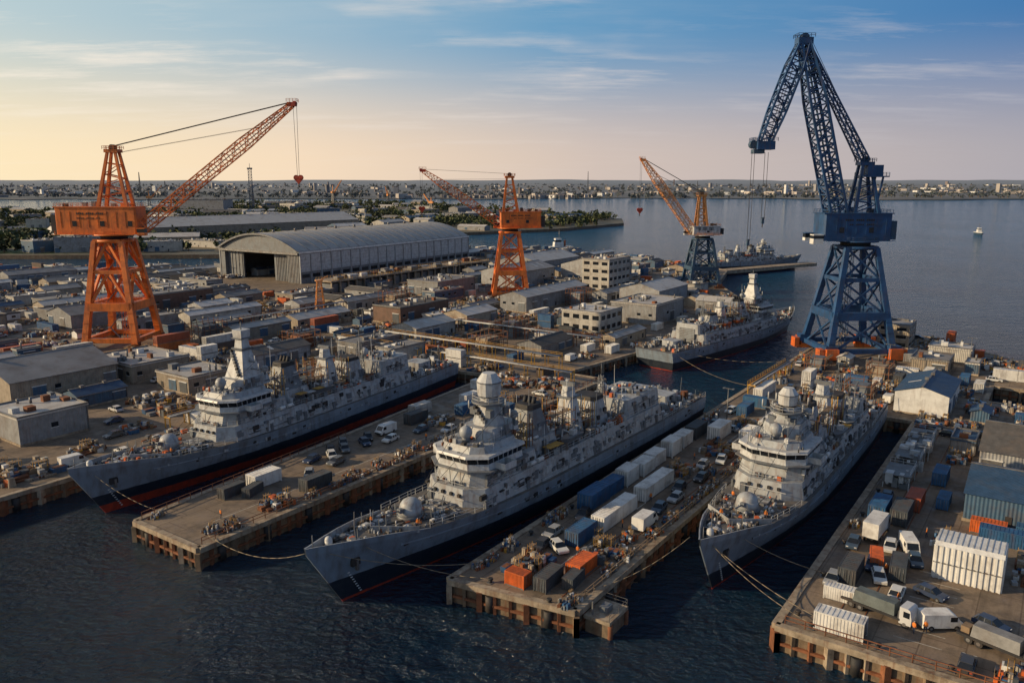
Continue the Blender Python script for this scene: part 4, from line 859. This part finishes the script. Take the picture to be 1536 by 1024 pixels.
# ribbed white storage shelter
m=MB(); m.box(0,0,0,6,8.6,5.,'contw'); m.ext([(-3.1,5),(3.1,5),(2.4,5.5),(-2.4,5.5)],-4.35,4.35,'white')
for i in range(12): m.box(-3.05,-4.1+i*.745,0,.25,.28,5.05,'white'); m.box(3.05,-4.1+i*.745,0,.25,.28,5.05,'white'); m.box(0,-4.1+i*.745,5.45,4.9,.14,.12,'supw')
for i in range(8):
    for s in (-1,1): m.box(-2.8+i*.8,s*4.35,0,.22,.2,5.,'white')
m.box(-3.0,0,2.4,.35,8.7,.15,'steel'); x,y=W(126,-7); m.make('white_storage_shelter',(x,y,DZ),YAW); OCC.append((122,130,-12,-2))
for a,b in ((160,-22),(172,-22),(180,-21.5),(187,-22)):
    m=MB(); 
    for _ in range(30):
        mt=R.choice(['supw','sup','steel','supd','supw']); x,y=R.uniform(-3.4,3.4),R.uniform(-2,2)
        if R.random()<.6: m.box(x,y,R.choice([0,0,1.2]),R.uniform(.8,2.6),R.uniform(.6,1.8),R.uniform(.6,2.6),mt)
        else: m.cyl((x-1,y,1+R.random()*2),(x+1.5,y,1+R.random()*2),.3,mt)
    m.rail([(-3.6,-2.3,2.8),(3.6,-2.3,2.8),(3.6,2.3,2.8)],'supw'); m.box(0,0,2.7,7.4,4.8,.12,'steel')
    for i in (-3.4,3.4):
        for j in (-2.2,2.2): m.beam((i,j,0),(i,j,2.8),.18,'supw')
    x,y=W(a,b); m.make('ventilation_plant',(x,y,DZ),YAW); OCC.append((a-4,a+4,b-2.5,b+2.5))
# ------------------------------------------------------------------ random fill
def okpoly(a0,a1,b0,b1,PL):
    return all(inpoly(*W(a,b),PL) for a in (a0,(a0+a1)/2,a1) for b in (b0,b1))
def vis(a,b,mg=.74):
    x,y=W(a,b); return y>60 and abs(x)/(y*.98+11)<mg and math.hypot(x,y)<760
def cand(PL,rng,la,lb,marg=1.2,road=True):
    a0,a1,b0,b1=rng
    a=R.uniform(a0,a1); b=R.uniform(b0,b1)
    if not vis(a,b): return None
    if road and (abs((b+177)%62-0)<3.5 or abs((a-200)%75)<4): return None
    if not okpoly(a-la/2-marg,a+la/2+marg,b-lb/2-marg,b+lb/2+marg,PL): return None
    if not free(a-la/2,a+la/2,b-lb/2,b+lb/2): return None
    OCC.append((a-la/2,a+la/2,b-lb/2,b+lb/2)); return a,b
ZN=[(MAIN,(60,640,-560,-104),1.),(RIGHT,(84,325,-70,40),.25)]
walls=['wallg','walltan','wallg','offw','wallb','wallg','walltan','wallg','offw']; roofs=['roofl','roofg','roofl','roofl','roofg','roofd','roofl','navyroof','roofl']
cnt=0
for i in range(1100):
    if cnt>=100: break
    la,lb=R.uniform(12,42),R.uniform(6,13)
    if R.random()<.25: la,lb=lb,la
    c=cand(MAIN,(64,600,-520,-125),la,lb,3)
    if c:
        nm=R.choice(['corrugated_shed','pale_warehouse','yard_workshop']); cnt+=1
        m=shedm(la,lb,R.uniform(2.8,5.6),R.choice(walls),R.choice(roofs),R.choice(['gable','flat','gable']),i+100); x,y=W(*c); m.make(nm,(x,y,DZ),YAW)
for PL,rng,f in ZN:
    for i in range(int(300*f)):
        me,la,lb=R.choice(MINI); c=cand(PL,rng,la+.4,lb+.4,1.5)
        if c and not (c[0]<200 and -137<c[1]<-107) and not(c[0]<170 and -69<c[1]<-49): pab(me,'site_cabin',*c,R.choice((0,pi)))
    for i in range(int(1200*f)):
        s=R.random(); k=R.choice(['cont','cont','contw','contb','contw','conto','contk']); rot=R.random()<.35
        if s<.3: c=cand(PL,rng,3 if rot else 12.6,12.6 if rot else 3,1)
        else: c=cand(PL,rng,2.8 if rot else 6.4,6.4 if rot else 2.8,1)
        if c and not (97<c[0]<140 and -16<c[1]<10 ):
            me=CL['cont' if R.random()<.5 else 'contw'] if s<.3 else C[k]
            pab(me,'shipping_container',*c,SW if rot else 0)
            if R.random()<.12: pab(me,'shipping_container',*c,SW if rot else 0,z=DZ+2.75)
for PL,rng,f in ((MAIN,ZN[0][1],1),(RIGHT,ZN[1][1],.7)):
    for i in range(int(2600*f)):
        sc=R.choice([1,.8,.6,.5]); c=cand(PL,rng,9*sc,7*sc,.8,R.random()<.8)
        if c: pab(R.choice(STO),'stored_materials',*c,R.choice((0,pi)),sc=(sc,sc,max(.8,sc)))
    for i in range(int(1300*f)):
        rot=R.random()<.5; k=R.random()
        c=cand(PL,rng,2.4 if rot else 4.8,4.8 if rot else 2.4,.8,False)
        if c:
            r=(SW if rot else 0)+R.choice((0,pi))+R.uniform(-.1,.1)
            if k<.8: pab(CAR,'parked_car',*c,r)
            elif k<.94: pab(VAN,'white_van',*c,r)
            else: pab(FRK,'forklift',*c,r)
    for i in range(int(90*f)):
        rot=R.random()<.5; c=cand(PL,rng,3 if rot else 9,9 if rot else 3,1,False)
        if c: pab(R.choice((TRK,FLT)),'truck' ,*c,(SW if rot else 0)+R.choice((0,pi)))
    for i in range(int(90*f)):
        c=cand(PL,rng,1,1,.8,False)
        if c and c[0]>170: pab(LAMP,'yard_lamp',*c)
# small piles along pier edges
for a0,a1,b in ((84,200,-67),(86,200,-50.6),(70,180,-108.6),(99,200,-24.6),(70,130,-123.5),(90,200,-53),(72,190,-111)):
    a=a0
    while a<a1:
        if free(a-1.5,a+1.5,b-1.,b+1.,.1) and R.random()<.6: s=R.uniform(.2,.3); pab(R.choice(STO),'stored_materials',a,b,R.uniform(-.2,.2),0+DZ,sc=(s,s*.85,R.uniform(.4,.7))); OCC.append((a-1.5,a+1.5,b-1,b+1))
        a+=R.uniform(2.6,5)
def pline(name,pts,**k):
    m=MB(); m.rail([(*W(a,b),DZ+.17) for a,b in pts],k.get('mat','rust'),h=1.15,step=2.4,w=.1); m.make(name)
pline('quay_railing',[(68,-107.6),(112,-107.6)]); pline('quay_railing',[(114,-107.6),(198,-107.6)]); pline('quay_railing',[(86,-49.6),(130,-49.6)],mat='timber'); pline('quay_railing',[(132,-49.6),(205,-49.6)],mat='timber'); pline('quay_railing',[(97.6,-25),(97.6,20)]); pline('quay_railing',[(68,-124.6),(120,-130)])
for a in range(72,200,14): pab(BOL,'mooring_bollard',a,-108.9)
for a in range(88,200,13): pab(BOL,'mooring_bollard',a,-51.2); pab(BOL,'mooring_bollard',a,-66.9)
for a in range(101,200,13): pab(BOL,'mooring_bollard',a,-24.3)
for b in (-63,-53): pab(BOL,'mooring_bollard',84.6,b)
for b in range(-22,10,8): pab(BOL,'mooring_bollard',98.8,b)
# crane rails and lane lines
m=MB()
for b in (-52.5,-55,-20.,-17):
    p,q=W(87 if b<-40 else 99,b),W(204 if b<-40 else 232,b); m.beam((*p,DZ+.03),(*q,DZ+.03),.14,'rust',.08)
m.make('crane_rails')
m=MB()
def line(a0,b0,a1,b1,w=.16):
    d=V(W(a1,b1))-V(W(a0,b0)); n=V((-d.y,d.x)).normalized()*w/2; A=V(W(a0,b0));B_=V(W(a1,b1)); m.poly([(*(A-n),DZ+.006),(*(B_-n),DZ+.006),(*(B_+n),DZ+.006),(*(A+n),DZ+.006)],'paintline')
line(90,-57.5,200,-57.5); line(74,-114,195,-114)
for k in range(9): line(100+k*3,-13,100+k*3,-7.5)
for k in range(14): line(104+k*3,4,104+k*3,9)
m.make('painted_road_markings')
# pipe racks / yellow gantries
def rack(a0,b0,a1,b1,h=3.2,mt='yellow'):
    p=V((*W(a0,b0),0)); q=V((*W(a1,b1),0)); d=(q-p); L=d.length; d.normalize(); n=V((-d.y,d.x,0)); m=MB(); k=int(L/5)
    for i in range(k+1):
        c=p+d*(L*i/k)
        for s in (-.9,.9): m.beam(c+n*s,c+n*s+V((0,0,h)),.25,mt)
        m.beam(c-n*1.1+V((0,0,h)),c+n*1.1+V((0,0,h)),.25,mt)
    for s,z,rr,mm in ((-.7,.25,.2,'supw'),(-.1,.3,.28,'steel'),(.5,.2,.16,'yellow'),(.9,.2,.12,'rust')): m.cyl(p+n*s+V((0,0,h+z)),q+n*s+V((0,0,h+z)),rr,mm,n=6)
    m.rail([p+n*1.1+V((0,0,h)),q+n*1.1+V((0,0,h))],mt,w=.09); m.make('pipe_rack',(0,0,DZ))
rack(190,-160,190,-112); rack(203,-200,203,-124,4); rack(236,-200,236,-128,4,'rust'); rack(206,-66,240,-66,3,'yellow'); rack(188,-205,188,-168,3.5); rack(120,-176,180,-176,3,'orange2'); rack(100,-168,175,-171,2.6,'yellow'); rack(190,-262,250,-262,4,'rust')
# low concrete bund walls
m=MB()
for a0,b0,a1,b1 in ((205,-178,282,-178),(205,-172,282,-172),(282,-178,282,-150),(268,-238,268,-300),(198,-240,262,-240),(140,-200,185,-200),(140,-250,230,-250)):
    m.beam((*W(a0,b0),DZ+.9),(*W(a1,b1),DZ+.9),.5,'conc',1.9)
    L=math.hypot(a1-a0,b1-b0); 
    for i in range(int(L/6)): t=i*6/L; x,y=W(a0+(a1-a0)*t,b0+(b1-b0)*t); m.box(x,y,DZ,1.,1.,2.1,'concd',YAW)
m.make('concrete_bund_wall')
# stepped landing platform beside the middle pier
m=MB(); x,y=W(89,-46.6)
m.box(0,0,-3,5,3.6,5,'concd'); m.box(0,0,2.,5.4,4,.5,'conc'); m.rail([(-2.6,-1.9,2.5),(2.6,-1.9,2.5),(2.6,1.9,2.5)],'steel'); m.box(0,0,2.5,1.6,1.2,.8,'supd'); m.beam((-2,1,2.5),(-2,1,4.4),.2,'steel')
for i in (-2.3,2.3): m.cyl((i,-1.9,-3),(i,-1.9,2),.35,'rust')
m.make('landing_platform',(x,y,0),YAW)
# mooring ropes
def rope(p,q,sag=1.2):
    m=MB(); p=V(p);q=V(q); pr=p
    for i in range(1,13):
        t=i/12; c=p.lerp(q,t)-V((0,0,sag*4*t*(1-t))); m.cyl(pr,c,.05,'rope',n=5); pr=c
    m.make('mooring_rope')
def wp(a,b,z): return (*W(a,b),z)
rope(wp(68,-83,9),wp(70,-108.9,4.1),2); rope(wp(70,-80,9),wp(88,-66.9,4.1),1); rope(wp(75,-78,8.6),wp(84.6,-63,4.1),1); rope(wp(103,-37,9),wp(98.8,-22,4.1),1); rope(wp(104,-37.5,8.6),wp(98.8,-14,4.1),1.5); rope(wp(104,-41,9),wp(88,-51.2,4.1),1.6); rope(wp(67,-137,9),wp(71,-123.8,4.1),.8); rope(wp(110,-35,8.),wp(114,-24.3,4.1),.5); rope(wp(236,-101,5.5),wp(215,-70,4),1.5); rope(wp(238,-100,6),wp(252,-70.5,4),1.5)
for a,b in ((105,-11),(106,-9.8),(112,-14),(90,-60),(99,-57),(110,-58),(112,-56),(125,-57),(76,-114),(95,-113),(120,-17),(137,-14),(133,-12),(101,-18),(128,-113),(150,-59)):
    if PER: pab(R.choice(PER),'dock_worker',a,b,R.uniform(0,6))
for (s,y,z) in ((14,2,8.4),(18,-4,7.9),(24,3.6,7.4)):
    for (o,rt,k) in ((W(67,-81.5),YAW+radians(-1.6),1),(W(101.5,-38.5),YAW,.97),(W(64,-140),YAW+radians(6.2),1)):
        x=o[0]+(s*cos(rt)-y*sin(rt))*k; yy=o[1]+(s*sin(rt)+y*cos(rt))*k
        if PER: put(R.choice(PER),'deck_worker',(x,yy,(6.8+2.7*max(0,1-s/118/.42)**1.6-.05)*k),R.uniform(0,6))
# ------------------------------------------------------------------ peninsula: warehouses, trees, town
def wshed(name,x,y,la,lb,h,wall,roof,rt,rz,seed,z=3.2): return shedm(la,lb,h,wall,roof,rt,seed).make(name,(x,y,z),rz)
wshed('long_warehouse',-290,880,250,62,13,'walltan','roofl','gable',radians(46),1)
wshed('long_warehouse',-395,800,90,40,11,'walltan','roofl','flat',radians(46),2)
wshed('dark_industrial_building',-560,1480,80,50,24,'wallg','roofd','flat',0,3)
wshed('industrial_building',-350,660,46,20,12,'wallg','roofg','flat',radians(20),4)
wshed('industrial_building',-290,665,30,18,8,'offw','roofl','flat',radians(20),5)
wshed('industrial_building',-380,500,40,14,9,'walltan','roofg','flat',radians(5),6,DZ)
occ2=[(-290,880,130),(-560,1480,60)]
for i in range(190):
    y=R.uniform(650,1900); x=R.uniform(-.68*y-20,160)
    if not inpoly(x,y,LAND2) or not inpoly(x+15,y-15,LAND2): continue
    if any(math.hypot(x-a,y-b)<c*.8 for a,b,c in occ2): continue
    la,lb=R.uniform(18,60),R.uniform(12,26); occ2.append((x,y,la*.6))
    wshed(R.choice(['industrial_building','warehouse']),x,y,la,lb,R.uniform(5,11),R.choice(['wallg','offw','walltan','wallb','white']),R.choice(roofs),R.choice(['flat','gable']),R.choice([.3,.8,1.,-.5]),i+400)
def trees(name,pts,seed,la='leaf',lb='leafd'):
    r=random.Random(seed); m=MB()
    for x,y,z,s in pts:
        h=s*r.uniform(.8,1.3); m.box(x,y,z-1,.5*s/5,.5*s/5,h*.6,'timber')
        lobes=[(x+r.gauss(0,s*.3),y+r.gauss(0,s*.3),z+h*r.uniform(.35,.9),s*r.uniform(.25,.45)) for _ in range(5)]
        for _ in range(34):
            c=r.choice(lobes); d=V((r.gauss(0,1),r.gauss(0,1),r.gauss(0,1))).normalized(); p=V(c[:3])+d*c[3]*r.uniform(.6,1.1); k=s*r.uniform(.1,.2)
            a=V((r.gauss(0,1),r.gauss(0,1),r.gauss(0,1))).normalized(); b=a.cross(d+V((.01,.3,.2))).normalized()
            m.poly([p-a*k-b*k*.6,p+a*k-b*k*.5,p+a*k*.7+b*k,p-a*k*.6+b*k],la if d.z>-.1 and r.random()<.65 else lb)
    m.make(name)
pts=[]
while len(pts)<1700:
    y=R.uniform(640,2100); x=R.uniform(-.68*y-30,165)
    if inpoly(x,y,LAND2) and noise.noise(V((x*.008,y*.006,2)))>-.05 and not any(math.hypot(x-a,y-b)<c*.7 for a,b,c in occ2): pts.append((x,y,3.,R.uniform(6,11)))
trees('tree_mass',pts,4)
m=MB()
for i in range(2600):
    y=2800+R.random()**1.9*4000; x=R.uniform(-.8,.8)*y
    if noise.noise(V((x*.0014,y*.0012,7)))<-.04: continue
    z=3+70*max(0,(y-3600)/9400)**.9+2
    big=R.random()<.16
    s=R.uniform(8,20)*(3.2 if big else 1); h=R.uniform(4,9)*(1.6 if big else 1); an=R.random()*3
    if R.random()<.02: s,h=R.uniform(14,24),R.uniform(24,46)
    m.box(x,y,z-5,s,s*.5,h+4,R.choice(['fwall','white','fwall']) if big else R.choice(['fwall','fwall2','froof','fwall2','fwall']),an)
    if not big and h<20: m.box(x,y,z+h-1.02,s*1.05,s*.56,2.6,'froof' if R.random()<.7 else 'fwall',an,1,.05)
m.make('distant_town')
pts=[]
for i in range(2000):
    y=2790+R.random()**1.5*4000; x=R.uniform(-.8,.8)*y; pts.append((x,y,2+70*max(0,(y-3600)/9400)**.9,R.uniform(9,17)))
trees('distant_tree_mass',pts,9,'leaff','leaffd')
m=MB(); m.lat((0,0,0),(0,0,78),7,5.5,16,.9,.5,M['blue2']); m.box(0,0,78,9,9,2.5,'blue2'); m.cyl((0,0,80),(0,0,88),.4,'steel'); m.make('steel_mast_tower',(-467,1450,3),.3)
for x,y,h in ((-1330,2900,90),(-560,1750,42),(290,3100,95),(-180,2100,34),(-1240,2900,60),(720,3150,60)):
    m=MB(); m.lat((0,0,0),(0,0,h),6,1.,14,.8,.4,M['steel']); m.make('lattice_mast',(x,y,2))
for x,y,h,rz in ((-420,1900,60,1.),(-300,1960,45,2.),(-700,1560,50,.3),(-150,1500,34,2.6)):
    m=MB(); m.lat((0,0,0),(0,0,h*.5),7,3,6,.8,.5,M['steel']); m.box(0,0,h*.5,10,5,4,'orange2'); m.lat((3,0,h*.5),(h*.5,0,h),2.5,1,8,.5,.3,M['orange2']); m.beam((0,0,h*.5),(0,0,h*.8),1.2,'orange2'); m.beam((0,0,h*.8),(h*.5,0,h),.3,'cable'); m.make('distant_harbour_crane',(x,y,3),rz)
# boats
def boat(name,x,y,rz,s=1.):
    m=MB(); m.fr([(-7,0),(-5,-1.4),(6,-1.6),(6,1.6),(-5,1.4)],[(-9,0),(-6,-2.3),(6.5,-2.4),(6.5,2.4),(-6,2.3)],-.6,2.,'blue2'); m.fr([(-8.9,0),(-6,-2.3),(6.5,-2.4),(6.5,2.4),(-6,2.3)],[(-9.1,0),(-6,-2.4),(6.5,-2.5),(6.5,2.5),(-6,2.4)],2.,2.5,'white')
    m.box(-1.,0,2.4,5,3.4,2.4,'white',tx=.9,ty=.9); m.box(-1.2,0,4.8,3,2.6,.9,'glass'); m.box(-1.2,0,5.7,3.3,2.9,.9,'white'); m.cyl((-.5,0,6.5),(-.5,0,11),.14,'steel'); m.beam((-.5,-1.3,9),(-.5,1.3,9),.12,'steel'); m.cyl((2.6,0,2.4),(2.6,0,5.6),.5,'conto'); m.rail([(-8.5,0,2.5),(-6,-2.2,2.5),(6,-2.3,2.5)],'steel')
    m.make(name,(x,y,0),rz,s)
boat('tug_boat',535,920,radians(80),1.2); boat('work_boat',42,700,radians(15),1.7)
m=MB(); m.beam((*W(500,-185),2.5),(*W(585,-150),2.5),9,'conc',2.2); m.make('far_jetty')
# ------------------------------------------------------------------ sky, sun, camera
EL=radians(19); AZ=radians(265)
w=bpy.data.worlds.new('World'); SC.world=w; w.use_nodes=True; nt=w.node_tree; bg=nt.nodes['Background']
sky=nd(nt,'ShaderNodeTexSky',sky_type='NISHITA'); sky.sun_disc=False; sky.sun_elevation=EL; sky.sun_rotation=AZ; sky.air_density=1.; sky.dust_density=.8; sky.ozone_density=1.5
tc=nd(nt,'ShaderNodeTexCoord'); g=tc.outputs['Generated']; sx=nd(nt,'ShaderNodeSeparateXYZ'); nt.links.new(g,sx.inputs[0])
sdh=nd(nt,'ShaderNodeVectorMath',operation='DOT_PRODUCT'); nt.links.new(g,sdh.inputs[0]); sdh.inputs[1].default_value=(-1,.1,0)
def mr(v,a,b,c=0.,d=1.,sm=False):
    r=nd(nt,'ShaderNodeMapRange'); nt.links.new(v,r.inputs[0])
    if sm: r.interpolation_type='SMOOTHSTEP'
    for i,q in enumerate((a,b,c,d)): r.inputs[i+1].default_value=q
    return r.outputs[0]
azf=mr(sdh.outputs['Value'],-.55,.65)
STR=.11; K=1/STR
low=ramp(nt,azf,[(0,(.38,.37,.42)),(.45,(.64,.53,.47)),(.75,(.92,.72,.52)),(1.,(1.,.82,.53))])
hig=ramp(nt,azf,[(0,(.04,.16,.40)),(.5,(.15,.34,.54)),(1.,(.52,.64,.66))])
hz=mix(nt,mr(sx.outputs[2],.02,.18,sm=True),low,hig)
sc_=nd(nt,'ShaderNodeVectorMath',operation='SCALE'); nt.links.new(hz,sc_.inputs[0]); sc_.inputs['Scale'].default_value=K
col=mix(nt,mr(sx.outputs[2],.2,.5,sm=True),sc_.outputs[0],sky.outputs[0])
zz=mth(nt,'ADD',mth(nt,'MAXIMUM',sx.outputs[2],0.),.07)
cb=nd(nt,'ShaderNodeCombineXYZ'); nt.links.new(mth(nt,'DIVIDE',sx.outputs[0],zz),cb.inputs[0]); nt.links.new(mth(nt,'DIVIDE',sx.outputs[1],zz),cb.inputs[1])
cl=noi(nt,cb.outputs[0],1.4,11,.66,.47,.70,0,.8,scl=(.5,1.3,1)); cl2=noi(nt,cb.outputs[0],.55,4,.5,.44,.58,.08,1)
cm=mth(nt,'MULTIPLY',mth(nt,'MULTIPLY',cl,cl2),mr(sx.outputs[2],.03,.11,.15,1.))
cc=ramp(nt,azf,[(0,(.46,.47,.54)),(.5,(.78,.70,.65)),(1.,(1.,.90,.76))]); sc2=nd(nt,'ShaderNodeVectorMath',operation='SCALE'); nt.links.new(cc,sc2.inputs[0]); sc2.inputs['Scale'].default_value=K
col=mix(nt,cm,col,sc2.outputs[0])
nt.links.new(col,bg.inputs[0]); bg.inputs[1].default_value=STR
sd=V((sin(AZ)*cos(EL),cos(AZ)*cos(EL),sin(EL)))
l=bpy.data.lights.new('sun','SUN'); l.energy=5.; l.angle=radians(.5); l.color=(1,.76,.46)
o=bpy.data.objects.new('sun',l); o.rotation_euler=sd.to_track_quat('Z','Y').to_euler(); o.location=(-200,0,200); SC.collection.objects.link(o)
cam=bpy.data.cameras.new('camera'); cam.lens=28; cam.sensor_width=36; cam.clip_start=1; cam.clip_end=90000
co=bpy.data.objects.new('camera',cam); co.location=(0,0,60); co.rotation_euler=(radians(90-11.36),0,0); SC.collection.objects.link(co); SC.camera=co
SC.view_settings.view_transform='Standard'; SC.view_settings.look='None'; SC.view_settings.exposure=0
print('objects',len(SC.objects))
